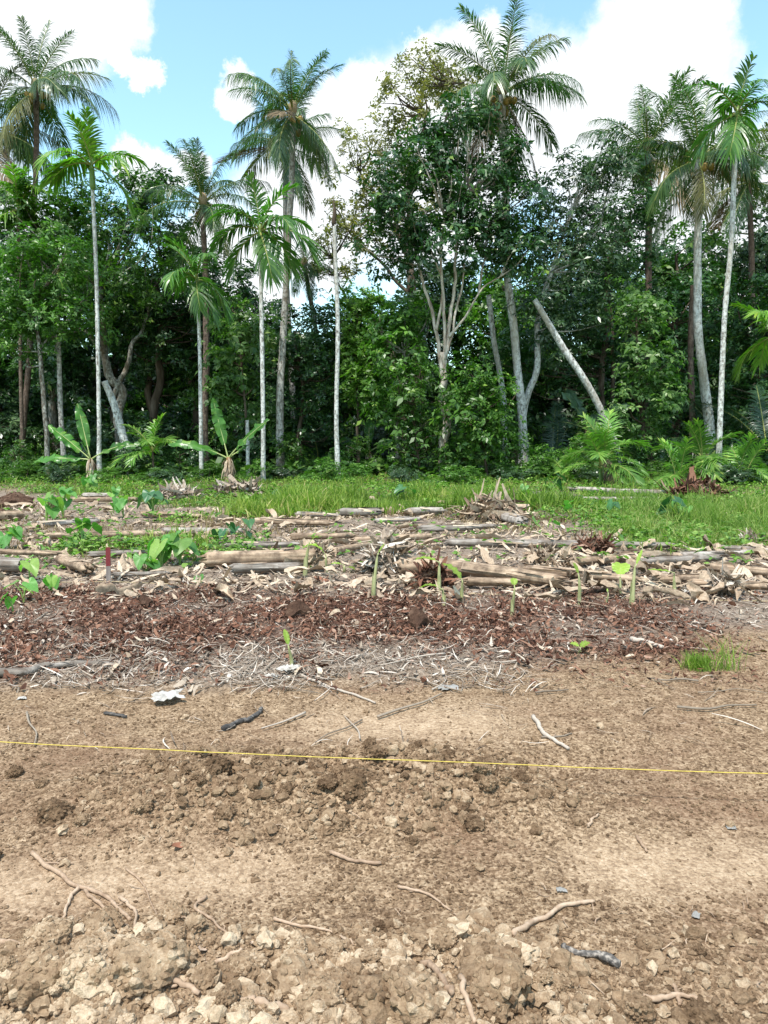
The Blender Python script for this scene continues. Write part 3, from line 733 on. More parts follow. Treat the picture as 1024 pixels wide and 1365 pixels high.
stick('root', 'short bright rootlet on open soil past the end of the mound', 'root', [(784, 1105), (788, 1096), (797, 1088)], .006, .004, M['root'], seed=18)
stick('root', 'short pale root piece on the trodden strip', 'root', [(850, 1117), (855, 1126), (863, 1137)], .006, .004, M['root'], seed=19)
stick('root', 'twisted root with bent up tip among the pale clods', 'root', [(-5, 1260), (25, 1267), (60, 1270), (62, 1258)], .008, .005, M['root'], seed=20)
stick('root', 'thin brown root running through dark soil above pale clods', 'root', [(365, 1229), (400, 1238), (440, 1246), (470, 1262)], .005, .003, M['root'], seed=21)
stick('root', 'dark thick root emerging between the largest pale clods', 'root', [(562, 1288), (580, 1302), (595, 1318), (602, 1332)], .009, .008, M['root'], seed=22)
stick('stick', 'flat splintered stick standing out of the pale clods', 'stick', [(612, 1308), (620, 1330), (632, 1364)], .008, .006, M['root'], seed=23)
stick('stick', 'thin straight stick lying over the grey litter', 'stick', [(398, 900), (430, 914), (465, 926), (502, 939)], .009, .006, M['twig'], seed=24)
stick('stick', 'straight twig lying flat beside the plastic wrapped sprout', 'stick', [(372, 903), (410, 904), (445, 907)], .008, .006, M['twig'], seed=25)
stick('stick', 'bent stick leaning over litter beside the wrapped sprout', 'stick', [(345, 905), (360, 888), (373, 875), (372, 862)], .008, .006, M['twig'], seed=26)
stick('stick', 'brown stick on mulch beyond the tiny two leaved sprout', 'stick', [(843, 855), (865, 860), (885, 866)], .022, .014, M['twig'], seed=27)
stick('root', 'fine root dangling over the front of the pale clods', 'root', [(118, 1272), (122, 1300), (124, 1325)], .004, .003, M['root'], seed=28)
stick('root', 'fine root curling through pale clods beside the stout tan root', 'root', [(228, 1318), (248, 1308), (262, 1294)], .004, .003, M['root'], seed=29)
x, y, r = region(110, 38, lambda x, y: np.clip(.25 + .75 * smask(x, y, 'litter'), 0, 1), 3.6, 8.0)
for i in range(110):
    L = r.uniform(.12, .5); a = r.uniform(0, 6.28); n = 12
    P = catmull([[-L / 2, 0, 0], [-L / 6, r.normal(0, .06) * L, 0], [L / 6, r.normal(0, .06) * L, 0], [L / 2, r.normal(0, .12) * L, 0]], n)
    Pw = np.stack([x[i] + P[:, 0] * math.cos(a) - P[:, 1] * math.sin(a), y[i] + P[:, 0] * math.sin(a) + P[:, 1] * math.cos(a)], -1)
    rr = r.uniform(.003, .008)
    z = H(Pw[:, 0], Pw[:, 1]); z = np.linspace(z[0], z[-1], n) * .7 + z * .3 + rr + .01
    W = np.column_stack([Pw, z]); c0 = W.mean(0); c0[2] -= rr
    V, F = tube(W - c0, np.linspace(rr, rr * .5, n), 6)
    b = MB(); b.add(V, F, r.uniform(.1, 1))
    tag(obj('twig', b.mesh('twig', M['twig']), None, c0), 'thin dry twig scattered in the grey litter and mulch', 'twig', 'loose twigs in the litter')

# fallen single leaves
def flat_leaf(L, W, seed, mat, name='dead_leaf'):
    r = rng_(seed); nu, nv = 10, 5
    uu, vv = np.meshgrid(np.linspace(0, 1, nu), np.linspace(-1, 1, nv), indexing='ij')
    w = W * np.sin(np.pi * np.clip(uu, .02, .985)) ** .75
    P = np.stack([(uu - .5) * L, vv * w, .25 * W * np.abs(vv) ** 1.5 + .12 * L * (uu - .5) ** 2 * 2], -1)
    P[..., 2] += .1 * W * fbm(P * 40 + seed, 2, seed)
    i = (np.arange(nu - 1)[:, None] * nv + np.arange(nv - 1)[None]).ravel()
    b = MB(); b.add(P.reshape(-1, 3), np.stack([i, i + 1, i + nv + 1, i + nv], -1), .6)
    V, F = tube(np.array([[-.72 * L, 0, .1 * W], [-.5 * L, 0, .06 * L], [.0, 0, .004], [.45 * L, 0, .05 * L]]), [.0016, .0016, .0012, .0006], 5)
    me = b.mesh(name, mat)
    return me
for (u, v_, L, W, mt, rz, lab) in [(237, 1130, .07, .016, 'red_leaf', 1.1, 'reddish brown dead leaf at the foot of the clod mound'),
                                   (270, 1268, .055, .013, 'tan_leaf', 1.5, 'pale tan pointed dead leaf upright among pale clods'),
                                   (340, 1262, .05, .011, 'tan_leaf', 2.2, 'small tan dead leaf propped on dark crumbs'),
                                   (195, 805, .16, .06, 'husk', .4, 'dark curled husk flake on the red brown mulch'),
                                   (395, 780, .16, .05, 'red_leaf', .9, 'rust red dry leaf standing on mulch before the long tan log'),
                                   (430, 776, .2, .06, 'red_leaf', .1, 'broad rust red dry leaf on mulch behind the string')]:
    p = gp(u, v_)
    tag(obj('dead_leaf', flat_leaf(L, W, int(u), M[mt]), None, p + np.array([0, 0, .006]), (.3, .35, rz)), lab, 'leaf')

# ------------------------------------------------------------------ fallen stems
def log_mesh(L, r0, r1, seed, mat, bow=.02, flat=.8, ridges=.10, peel=0):
    r = rng_(seed); n, k = 44, 26
    tt = np.linspace(0, 1, n); ph = np.arange(k) / k * 2 * np.pi
    rad = r0 + (r1 - r0) * tt
    endt = np.minimum(1, np.minimum(tt, 1 - tt) * 28 + .55)
    T, PH = np.meshgrid(tt, ph, indexing='ij')
    q = np.stack([np.cos(PH) * 2.2, np.sin(PH) * 2.2, T * L * 1.3 + seed], -1)
    q2 = np.stack([np.cos(PH) * 6, np.sin(PH) * 6, T * L * .6 + seed], -1)
    m_ = 1 + .10 * fbm(q, 3, seed) + ridges * fbm(q2, 2, seed + 4)
    rr = (rad * endt)[:, None] * m_
    bend = bow * L * fbm(np.stack([tt * 2.0, np.full(n, seed * .7), np.zeros(n)], -1), 2, seed + 8)
    bz = .2 * bow * L * fbm(np.stack([tt * 2.0, np.full(n, seed * .3), np.ones(n)], -1), 2, seed + 9)
    ragged = 1.1 * r0 * r.uniform(-1, 1, k)
    X = (T - .5) * L; X[0] += ragged * .8; X[-1] += np.roll(ragged, 5)
    V = np.stack([X, bend[:, None] + np.cos(PH) * rr, bz[:, None] + np.sin(PH) * rr * flat], -1).reshape(-1, 3)
    i = np.arange(n - 1)[:, None] * k; j = np.arange(k)[None]; j2 = (j + 1) % k
    F = np.stack([i + j, i + j2, i + k + j2, i + k + j], -1).reshape(-1, 4)
    b = MB(); b.add(V, F, .5)
    for e, idx in ((0, 0), (1, n - 1)):
        ring = V.reshape(n, k, 3)[idx]; c = ring.mean(0); c[0] += (r0 * .5) * (1 if e == 0 else -1)
        inner = c + (ring - c) * .55
        f = [[a, (a + 1) % k, k + (a + 1) % k, k + a] for a in range(k)]
        b.add(np.vstack([ring, inner]), np.array(f), .2)
        f = [[k, a, (a + 1) % k] for a in range(k)]
        b.add(np.vstack([inner, c]), np.array(f), .05)
    return b.mesh('fallen_stem', mat)
def fallen(name, label, cat, u0, v0, u1, v1, tpx, mat, seed, taper=.8, bow=.02, sink=.25, sheaths=0, lift=0, ridges=.2):
    p0, p1 = gp(u0, v0), gp(u1, v1)
    c = (p0 + p1) / 2; d = p1 - p0; L = float(np.linalg.norm(d)); rad = tpx * .5 * c[1] / FPX
    rot = Vector(d).to_track_quat('X', 'Z').to_euler()
    base = c.copy()
    o = thing(name, label, cat, base)
    o.rotation_euler = rot
    sink = sink * .3; lift = lift + .03
    obj('stem', log_mesh(L, rad, rad * taper, seed, mat, bow, ridges=ridges), o, (0, 0, rad * .8 * (1 - sink) + lift))
    r = rng_(seed + 77)
    for q in range(sheaths):     # peeling sheath strips that hang off the stem
        ln = r.uniform(.25, .6) * min(L, 1.6); x0 = r.uniform(-.45, .25) * L; ph = r.uniform(.3, 2.8)
        S = 9; s = np.linspace(0, 1, S)
        ang = ph + s * r.normal(0, .5); rr = rad * (1.02 + .5 * s ** 2 * r.uniform(0, .5))
        P = np.stack([x0 + s * ln, np.cos(ang) * rr, np.sin(ang) * rr * .85], -1)
        side = np.stack([np.zeros(S), -np.sin(ang), np.cos(ang)], -1)
        V, F, A = strips(P[None], side[None], (rad * r.uniform(.2, .45) * (1 - .6 * s))[None], np.array([r.uniform(.3, .9)]))
        b = MB(); b.add(V, F, A)
        obj('sheath', b.mesh('sheath', M['dry_leaf'] if q % 2 else mat), o, (0, 0, rad * .8 * (1 - sink) + lift))
    return o
fallen('banana_log', 'smooth pinkish tan banana stem log with a tapering cut end', 'log', 274, 758, 424, 753, 25, M['log'], 1, .85, .02, .15, 1)
fallen('banana_log', 'split greyish banana stem lying under the pinkish tan log', 'log', 310, 768, 400, 765, 17, M['log_grey'], 2, .8, .03, .2, 3)
fallen('banana_log', 'thick tan banana stem with wrapped sheaths, beside the brown fibrous stump', 'log', 532, 768, 600, 768, 26, M['log'], 3, 1.0, .02, .15, 4)
fallen('banana_log', 'long tan banana stem with pale torn sheaths before the sprout row', 'log', 596, 768, 745, 788, 27, M['log'], 4, .7, .03, .2, 6)
fallen('banana_log', 'tan stem piece tucked under the long stem with torn sheaths', 'log', 622, 784, 690, 786, 15, M['log'], 5, .9, .02, .2, 1)
fallen('banana_log', 'thin tan stem continuing from the long stem with torn sheaths', 'log', 700, 768, 850, 783, 16, M['log'], 6, .7, .03, .2, 4)
fallen('palm_log', 'straight long grey tan log lying in weeds beside dark fibrous lump', 'log', 596, 731, 775, 733, 13, M['log_grey'], 7, 1.1, .015, .2, 2)
fallen('palm_log', 'shorter grey log between the dark fibrous lump and tall grass', 'log', 800, 732, 895, 734, 11, M['log_grey'], 8, .9, .02, .2, 0)
fallen('banana_log', 'long thin pale log lying behind the red topped stake', 'log', 58, 722, 215, 717, 11, M['log'], 9, .9, .02, .2, 2)
fallen('palm_log', 'straight pale grey log behind the dark green taro pair', 'log', 218, 713, 325, 714, 10, M['log_pale'], 10, 1.0, .01, .2, 0)
fallen('palm_log', 'thin sun bleached log near the far grass, with flat top', 'log', 98, 671, 184, 670, 8, M['log'], 11, .9, .02, .2, 0)
fallen('palm_log', 'short bleached log lying just behind another near far grass', 'log', 112, 664, 148, 664, 7, M['log_pale'], 12, .9, .04, .2, 0)
fallen('palm_log', 'bowed pale barked trunk lying along the forest undergrowth', 'log', 760, 655, 885, 662, 8, M['log_pale'], 13, .9, .05, .1, 0)
fallen('palm_log', 'grey bleached log parallel to the bowed pale trunk', 'log', 735, 670, 880, 670, 8, M['log_pale'], 14, .9, .03, .1, 0)
fallen('banana_log', 'grey weathered log at the clearing side near yellow sprouts', 'log', -40, 765, 32, 767, 28, M['log_grey'], 15, .8, .03, .2, 2)
fallen('banana_log', 'slim log on top of the grey weathered log', 'log', -30, 752, 80, 757, 9, M['log'], 16, .9, .04, .1, 1, .10)
fallen('banana_log', 'stubby peeling banana stem beside the red topped stake', 'log', 82, 756, 122, 770, 19, M['log'], 17, .9, .03, .15, 4)
fallen('banana_log', 'slender greenish grey stalk beside the red topped stake', 'log', 150, 773, 226, 770, 8, M['log_grey'], 18, .7, .03, .1, 0)
fallen('banana_log', 'crooked tan stem behind the pinkish tan log', 'log', 388, 722, 475, 721, 12, M['log'], 19, .7, .06, .1, 3)
fallen('banana_log', 'weathered stem in the leaf heap beside far grass', 'log', 545, 690, 590, 688, 14, M['log_pale'], 20, .8, .03, .1, 2)
fallen('banana_log', 'tan stem under the heap of torn banana leaves', 'log', 585, 678, 680, 678, 11, M['log'], 21, .8, .03, .1, 4)
fallen('banana_log', 'short pale stem stub with dark hollow end in the far heap', 'log', 672, 697, 698, 704, 16, M['log_pale'], 22, 1.0, .03, .1, 2)
fallen('banana_log', 'split open stem among the thick heap of dry leaves', 'log', 880, 782, 945, 779, 14, M['log'], 23, .9, .03, .15, 5)
fallen('banana_log', 'long tan stem half buried in the dry leaf heap', 'log', 945, 765, 1060, 775, 15, M['log'], 24, .9, .03, .15, 5)
fallen('banana_log', 'broken tan stem among dry leaves, tilted, near the grass', 'log', 920, 785, 1045, 792, 13, M['log'], 25, .9, .04, .15, 4)
fallen('palm_log', 'half hidden pale log in the tall pale grass', 'log', 955, 735, 1030, 738, 8, M['log_pale'], 26, .9, .03, .15, 0)
fallen('banana_log', 'old stem lying in lush grass apart from the leaf heap', 'log', 455, 690, 505, 690, 14, M['log_grey'], 27, .9, .03, .2, 3)
fallen('banana_log', 'tan stem beside pale far log with taro around it', 'log', -20, 698, 28, 694, 16, M['log'], 28, .9, .03, .2, 2)
fallen('branch_pile_stem', 'grey brushwood branch lying across twigs at the forest edge', 'branch', 285, 648, 345, 659, 5, M['log_grey'], 29, .6, .05, 0, 0, .05)
fallen('branch_pile_stem', 'thin grey brushwood stick behind the grey branch', 'branch', 290, 656, 350, 652, 4, M['log_grey'], 30, .6, .05, 0, 0, .03)

for k, (lab, u0, v0, u1, v1, tp, mt) in enumerate([
    ('flattened grey stem lying between pinkish log and pale grey log', 300, 735, 395, 733, 12, 'log_grey'),
    ('rotting tan stem among weeds behind the crooked tan stem', 340, 700, 440, 704, 11, 'log'),
    ('thin bleached stem before the lush grass, nearly straight', 395, 690, 450, 692, 8, 'log_pale'),
    ('flattened tan stem running behind the tall fibrous stump', 470, 728, 575, 722, 13, 'log'),
    ('grey stem crossing the weeds before the leaf heap', 560, 712, 660, 708, 11, 'log_grey'),
    ('pale stem sunk in dead grass beside the leaf heap', 500, 700, 560, 697, 9, 'log_pale'),
    ('split tan stem lying behind the round leaved sprout', 760, 757, 850, 752, 15, 'log'),
    ('grey flattened stem behind the thick heap of dry leaves', 850, 758, 960, 752, 14, 'log_grey'),
    ('short tan stem piece before the dark fibrous lump', 700, 748, 765, 745, 12, 'log'),
    ('muddy stem lying in weeds before the thin pale log', 120, 745, 200, 742, 10, 'log_grey'),
    ('bleached stem between taro clumps behind the stake', 40, 705, 130, 700, 10, 'log_pale'),
    ('tan stem lying beside the brush mound in short grass', 190, 690, 270, 694, 9, 'log'),
    ('slanting stem resting near dead grass and pale tuft', 445, 742, 500, 730, 11, 'log'),
    ('thin pale stem along the grass near blue green taro', 640, 664, 735, 661, 7, 'log_pale'),
    ('grey stem half sunk where dry leaves meet tall grass', 905, 748, 1040, 742, 11, 'log_pale')]):
    fallen('banana_log', lab, 'log', u0, v0, u1, v1, tp, M[mt], 60 + k, .75, .04, .3, 3 + k % 3)

# fibrous stumps and lumps
def fibre_lump(name, label, cat, u, v, wpx, hpx, seed, mat, core='bark', n=260):
    p = gp(u, v); s = p[1] / FPX; w, h = wpx * s / 2, hpx * s
    r = rng_(seed); o = thing(name, label, cat, p)
    V, F = ICO3
    P = V * np.array([w * .5, w * .5, h * .5]) * (1 + .4 * fbm(V * 2.2 + seed, 3, seed))[:, None]; P[:, 2] += h * .3
    b = MB(); b.add(P, F, .4); obj('core', b.mesh('core', M[core]), o)
    b = MB(); S = 6; tt = np.linspace(-.5, .5, S)
    n = int(n * 1.5); q = nrmz(r.normal(0, 1, (n, 3))) * (r.uniform(.3, 1, n) ** .4)[:, None]; q[:, 2] = np.abs(q[:, 2])
    az = np.arctan2(q[:, 1], q[:, 0]) + r.normal(0, 1.1, n); e = r.normal(-.25, .4, n); L = np.minimum(r.lognormal(-.2, .45, n), 2.2) * max(w, h) * .75
    d = np.stack([np.cos(az) * np.cos(e), np.sin(az) * np.cos(e), np.sin(e)], -1)
    cen = q * np.array([w, w * .8, h * .85])
    side = nrmz(np.cross(d, r.normal(0, .6, (n, 3)) + np.array([0, 0, 1.]))); nor = np.cross(d, side)
    P = cen[:, None] + d[:, None] * tt[None, :, None] * L[:, None, None] + (nor * r.normal(0, .9, (n, 1)) + side * r.normal(0, .6, (n, 1)))[:, None] * ((tt ** 2)[None, :, None] * L[:, None, None])
    P[..., 2] = np.maximum(P[..., 2], .01)
    Vv, F, A = strips(P, np.repeat(side[:, None], S, 1), (L * r.uniform(.02, .10, n))[:, None] * np.array([.5, 1, 1, .9, .7, .2])[None], r.uniform(0, 1, n))
    b.add(Vv, F, A, smooth=False)
    tag(obj('fibres', b.mesh('fibres', M[mat]), o), kind='stuff')
    return o
fibre_lump('banana_stump', 'tall brown fibrous banana stump before the logs', 'stump', 518, 762, 62, 50, 1, 'dry_grey')
fibre_lump('banana_stump', 'dark brown root ball under wrapped tan stem', 'stump', 575, 782, 55, 34, 2, 'mulch')
fibre_lump('fibre_lump', 'dark hollow ended fibrous lump between the two grey logs', 'stump', 792, 738, 52, 26, 3, 'mulch')
fibre_lump('fibre_lump', 'blackish leaf bundle in the thick heap of dry leaves', 'dry leaves', 965, 792, 40, 30, 4, 'dry_grey')
fibre_lump('fibre_lump', 'heap of torn banana leaves with upright stalks beside far grass', 'dry leaves', 655, 694, 90, 34, 5, 'dry_leaf')
fibre_lump('fibre_lump', 'pale bleached leaf tuft beside the brown fibrous stump', 'dry leaves', 425, 752, 44, 26, 6, 'dry_leaf', 'log_grey')
fibre_lump('fibre_lump', 'brown leaf heap at the foot of the forest near white trunk', 'dry leaves', 930, 664, 70, 24, 7, 'mulch')
fibre_lump('fibre_lump', 'brown dry brush mound at the grass edge behind taro', 'dry brush', 238, 668, 60, 22, 8, 'dry_grey', 'log_grey')
fibre_lump('fibre_lump', 'brushwood heap beside the forest edge under the slim palm', 'dry brush', 315, 660, 60, 18, 9, 'dry_grey', 'log_grey')
fibre_lump('fibre_lump', 'dry brown leaf clump in grass beside a pale half hidden log', 'dry leaves', 1000, 726, 36, 16, 10, 'dry_grey')
fibre_lump('fibre_lump', 'dry leaf pile between dark lump and stake of tan stems', 'dry leaves', 735, 752, 60, 20, 11, 'dry_leaf', 'log_grey')
def bark_chunk(label, u, v, wpx, hpx, seed, rz):
    """a thick torn slab of bark, bent and tilted up on one edge"""
    p = gp(u, v); s = p[1] / FPX; w, h = wpx * s / 2, hpx * s
    nu, nv = 26, 16; uu, vv = np.meshgrid(np.linspace(-1, 1, nu), np.linspace(-1, 1, nv), indexing='ij')
    ed = 1 + .35 * n2(uu * 2 + seed, vv * 2, 1.5, 3, seed)
    X = uu * w * ed; Yv = vv * w * .45 * ed
    Z = h * (.5 - .55 * np.abs(uu) ** 1.2 * ed + .35 * vv) + .16 * h * n2(uu * 3 + seed, vv, 2.5, 3, seed + 3)
    top = np.stack([X, Yv, Z], -1).reshape(-1, 3); bot = top * np.array([.92, .85, 1]) - np.array([0, 0, h * .3])
    V = np.vstack([top, bot]); V[:, 2] -= V[:, 2].min() + .02
    i = (np.arange(nu - 1)[:, None] * nv + np.arange(nv - 1)[None]).ravel(); m_ = nu * nv
    F = [np.stack([i, i + nv, i + nv + 1, i + 1], -1), np.stack([i + 1, i + nv + 1, i + nv, i], -1) + m_]
    rim = [j for j in range(nv)] + [k * nv + nv - 1 for k in range(1, nu)] + [(nu - 1) * nv + j for j in range(nv - 2, -1, -1)] + [k * nv for k in range(nu - 2, 0, -1)]
    rim = np.array(rim); nx = np.roll(rim, -1); F.append(np.stack([rim, nx, nx + m_, rim + m_], -1))
    b = MB(); b.add(V, np.vstack(F), .5, smooth=False)
    tag(obj('bark_chunk', b.mesh('bark_chunk', M['husk']), None, p, (0, 0, rz)), label, 'bark')
bark_chunk('peaked chocolate brown bark slab beside taro at the clearing side', 20, 678, 38, 15, 1, .3)
bark_chunk('rounded chocolate brown bark lump below the peaked slab', 5, 696, 26, 13, 2, 1.0)
bark_chunk('small chocolate brown bark lump behind the taro leaves', 70, 686, 20, 14, 3, 2.0)
bark_chunk('dark husk lump sunk in mulch below the brown fibrous stump', 398, 822, 34, 16, 4, .5)
bark_chunk('flattest dark husk lump on the mulch strip', 196, 808, 26, 12, 5, 1.5)
bark_chunk('shaggy dark husk lump on mulch near the low arching sprout', 560, 838, 40, 20, 6, .9)

# ------------------------------------------------------------------ stake and strings
p = gp(145, 779)
st = thing('wooden_stake', 'short wooden stake with red painted top standing behind the mulch', 'stake', p)
hh = 50 * p[1] / FPX
def boxy(w, d, z0, z1, seed):
    b = MB(); k = np.array([[-1, -1], [1, -1], [1, 1], [-1, 1]]) * np.array([w, d]) / 2
    r = rng_(seed); zs = np.linspace(z0, z1, 8); V = []
    for i, z in enumerate(zs):
        V.append(np.column_stack([k * (1 + .05 * r.uniform(-1, 1, (4, 2))), np.full(4, z)]))
    V = np.vstack(V); F = []
    for i in range(7):
        for j in range(4): F.append([i * 4 + j, i * 4 + (j + 1) % 4, i * 4 + 4 + (j + 1) % 4, i * 4 + 4 + j])
    F.append([3, 2, 1, 0]); F.append([28, 29, 30, 31])
    b.add(V, np.array(F), .5, smooth=False); return b
obj('post', boxy(.042, .03, -.12, hh * .5, 1).mesh('post', M['stake_wood']), st, rot=(0, .02, .2))
obj('painted_top', boxy(.043, .031, hh * .5, hh, 2).mesh('painted_top', M['stake_red']), st, rot=(0, .02, .2))
def string(name, label, a, b_, sag, rad, mat):
    n = 60; t_ = np.linspace(0, 1, n)[:, None]
    P = a * (1 - t_) + b_ * t_; P[:, 2] -= sag * 4 * (t_ * (1 - t_))[:, 0]; P[:, 2] += .003 * fbm(np.stack([t_[:, 0] * 14, 0 * t_[:, 0], 0 * t_[:, 0]], -1), 2, 5)
    c = P.mean(0)
    V, F = tube(P - c, rad, 6); b = MB(); b.add(V, F, .5)
    return tag(obj(name, b.mesh(name, mat), None, c), label, 'string')
# the strings run from stake to stake; the outer stakes stand beyond the picture
SA = at(-260, 974, 3.04); SB = at(1290, 1039, 2.80)
string('guide_string', 'taut yellow string stretched low across the bare soil', SA, SB, .02, .0019, M['string'])
SC = p + np.array([0, 0, .03]); SD = at(1200, 805, 6.35); SE = at(-200, 778, 7.6)
string('guide_string', 'thin faded tan string running along the sprout row from the stake', SC, SD, .02, .003, M['string_old'])
string('guide_string', 'faded string end tied to the stake and leading off past taro', SE, SC, .01, .003, M['string_old'])
for q, lab in ((SA, 'plain grey peg holding the yellow string at one end'), (SB, 'plain grey peg holding the yellow string at its other end'), (SD, 'plain grey peg at the end of the faded string'), (SE, 'plain grey peg past the taro on the faded string')):
    z = Hs(q[0], q[1]); s_ = thing('string_peg', lab, 'peg', (q[0], q[1], z))
    obj('post', boxy(.03, .03, -.1, q[2] - z + .08, 5).mesh('post', M['stake_wood']), s_)
    b = MB(); V, F = tube(np.array([[.019 * math.cos(a), .019 * math.sin(a), q[2] - z + .002 * a] for a in np.linspace(0, 12.5, 40)]), .003, 6); b.add(V, F, .5)
    obj('knot', b.mesh('knot', M['string']), s_)

# ------------------------------------------------------------------ scraps
def crumple(name, label, cat, u, v, wpx, hpx, seed, mat, rz=0, hollow=True):
    p = gp(u, v); s = p[1] / FPX; w, h = wpx * s / 2, hpx * s
    nu, nv = 34, 24; r = rng_(seed)
    uu, vv = np.meshgrid(np.linspace(-1, 1, nu), np.linspace(-1, 1, nv), indexing='ij')
    edge = 1 + .6 * n2(uu * 1.5 + seed, vv * 1.5, 1.0, 2, seed)
    P = np.stack([uu * w * edge, vv * w * .75 * edge, np.zeros_like(uu)], -1)
    fold = 1 - 2 * np.abs(n2(uu + seed, vv, 1.6, 3, seed + 2))
    P[..., 2] = h * .6 * (.5 + .6 * fold + .5 * n2(uu * 2 + seed, vv * 2, 2.2, 2, seed + 5)) * (1 - .5 * (uu ** 2 + vv ** 2) / 2)
    if hollow: P[..., 2] -= h * .8 * np.exp(-(uu ** 2 + vv ** 2) / .12)
    P[..., 2] -= P[..., 2].min() - .004
    i = (np.arange(nu - 1)[:, None] * nv + np.arange(nv - 1)[None]).ravel()
    b = MB(); b.add(P.reshape(-1, 3), np.stack([i, i + 1, i + nv + 1, i + nv], -1), .7)
    me = b.mesh(name, mat)
    o = tag(obj(name, me, None, p, (0, 0, rz)), label, cat)
    md = o.modifiers.new('thick', 'SOLIDIFY'); md.thickness = .002
    return o
crumple('plastic_scrap', 'crumpled dirty white plastic bag lying in grey litter', 'plastic bag', 225, 935, 40, 9, 1, M['plastic'], .4)
crumple('plastic_scrap', 'small white plastic scrap beside the wrapped sprout', 'plastic scrap', 362, 904, 16, 8, 2, M['plastic'], .2, False)
crumple('plastic_scrap', 'torn white plastic wrapping the base of a banana sprout', 'plastic scrap', 387, 898, 24, 12, 3, M['plastic'], .7)
crumple('plastic_scrap', 'whitish plastic scrap in the thick heap of dry leaves', 'plastic scrap', 922, 790, 26, 10, 4, M['plastic'], 1.2, False)
crumple('plastic_scrap', 'tiny flat white scrap near the long grey stick', 'plastic scrap', 30, 932, 12, 3, 5, M['plastic'], .2, False)
crumple('plastic_scrap', 'flat grey scrap lying on litter past the straight stick', 'plastic scrap', 598, 918, 24, 6, 6, M['ash'], .2, False)
for k, (u, v) in enumerate([(748, 1188), (928, 1222), (565, 1262), (975, 1105)]):
    crumple('litter_chip', ['grey chip on the trodden soil beyond the bent root', 'grey chip lying alone on open soil beside fine grains', 'glinting white chip between dark clods', 'grey chip on the pale trodden strip'][k], 'chip', u, v, 12, 3, 20 + k, M['ash'], k, False)

# ------------------------------------------------------------------ leaves of herbs
def paddle(L, W, e0, bend, seed, fold=.35, wav=.03, rip=0, tip=1.0, nu=16):
    """banana type blade growing along +x from the origin, elevation e0 then bending down"""
    r = rng_(seed); nv = 9
    s = np.linspace(0, 1, nu); th = e0 - bend * s ** 1.4
    dx = np.cos(th); dz = np.sin(th); ds = L / (nu - 1)
    cx = np.concatenate([[0], np.cumsum((dx[1:] + dx[:-1]) / 2 * ds)]); cz = np.concatenate([[0], np.cumsum((dz[1:] + dz[:-1]) / 2 * ds)])
    w = W * np.clip(np.sin(np.pi * np.clip(s * .93 + .05, 0, 1)), 0, 1) ** .55
    vv = np.linspace(-1, 1, nv)
    nx, nz = -np.sin(th), np.cos(th)
    P = np.zeros((nu, nv, 3))
    up = fold * np.abs(vv)[None] - .35 * fold * vv[None] ** 2 * 1.6
    wv = wav * np.sin(s * 23 + seed)[:, None] * np.abs(vv)[None] ** 2 * W * 4 + wav * 3 * W * fbm(np.stack([s[:, None] * 6 + 0 * vv, 0 * s[:, None] + vv * 1.5, np.full((nu, nv), seed)], -1), 2, seed)
    hgt = w[:, None] * up + wv
    P[..., 0] = cx[:, None] + nx[:, None] * hgt
    P[..., 2] = cz[:, None] + nz[:, None] * hgt
    P[..., 1] = w[:, None] * vv[None] * math.cos(fold * .8)
    i = (np.arange(nu - 1)[:, None] * nv + np.arange(nv - 1)[None])
    F = np.stack([i, i + 1, i + nv + 1, i + nv], -1).reshape(-1, 4)
    path = np.stack([cx, np.zeros(nu), cz - .004], -1)
    if rip:     # torn blade: each half is cut into strips that sag on their own
        Vs, Fs, As, n0 = [], [], [], 0
        for half in (slice(0, nv // 2 + 1), slice(nv // 2, nv)):
            cuts = [0]
            while cuts[-1] < nu - 1: cuts.append(min(nu - 1, cuts[-1] + int(r.integers(1, rip + 1))))
            for c0, c1 in zip(cuts[:-1], cuts[1:]):
                Q = P[c0:c1 + 1, half].copy(); e = np.abs(vv[half])[None] ** 1.5
                Q[..., 2] -= abs(r.normal(0, .22)) * W * e; Q[..., 0] += r.normal(0, .05) * W * e
                k1, k2 = Q.shape[:2]; Vs.append(Q.reshape(-1, 3))
                j = (np.arange(k1 - 1)[:, None] * k2 + np.arange(k2 - 1)[None]).ravel() + n0
                Fs.append(np.stack([j, j + 1, j + k2 + 1, j + k2], -1)); As.append(np.full(k1 * k2, np.clip(r.normal(.5, .2), 0, 1))); n0 += k1 * k2
        return np.vstack(Vs), np.vstack(Fs), np.concatenate(As), path
    a = np.clip(.45 + .15 * np.sin(s * 60)[:, None] + .2 * (1 - np.abs(vv))[None] + 0 * s[:, None], 0, 1)
    path = np.stack([cx, np.zeros(nu), cz - .004], -1)
    return P.reshape(-1, 3), F, a.ravel(), path
def arc(L, e0, bend, n=10):
    s = np.linspace(0, 1, n); th = e0 - bend * s
    x = np.concatenate([[0], np.cumsum(np.cos(th[1:])) * L / (n - 1)]); z = np.concatenate([[0], np.cumsum(np.sin(th[1:])) * L / (n - 1)])
    return np.stack([x, np.zeros(n), z], -1), th[-1]
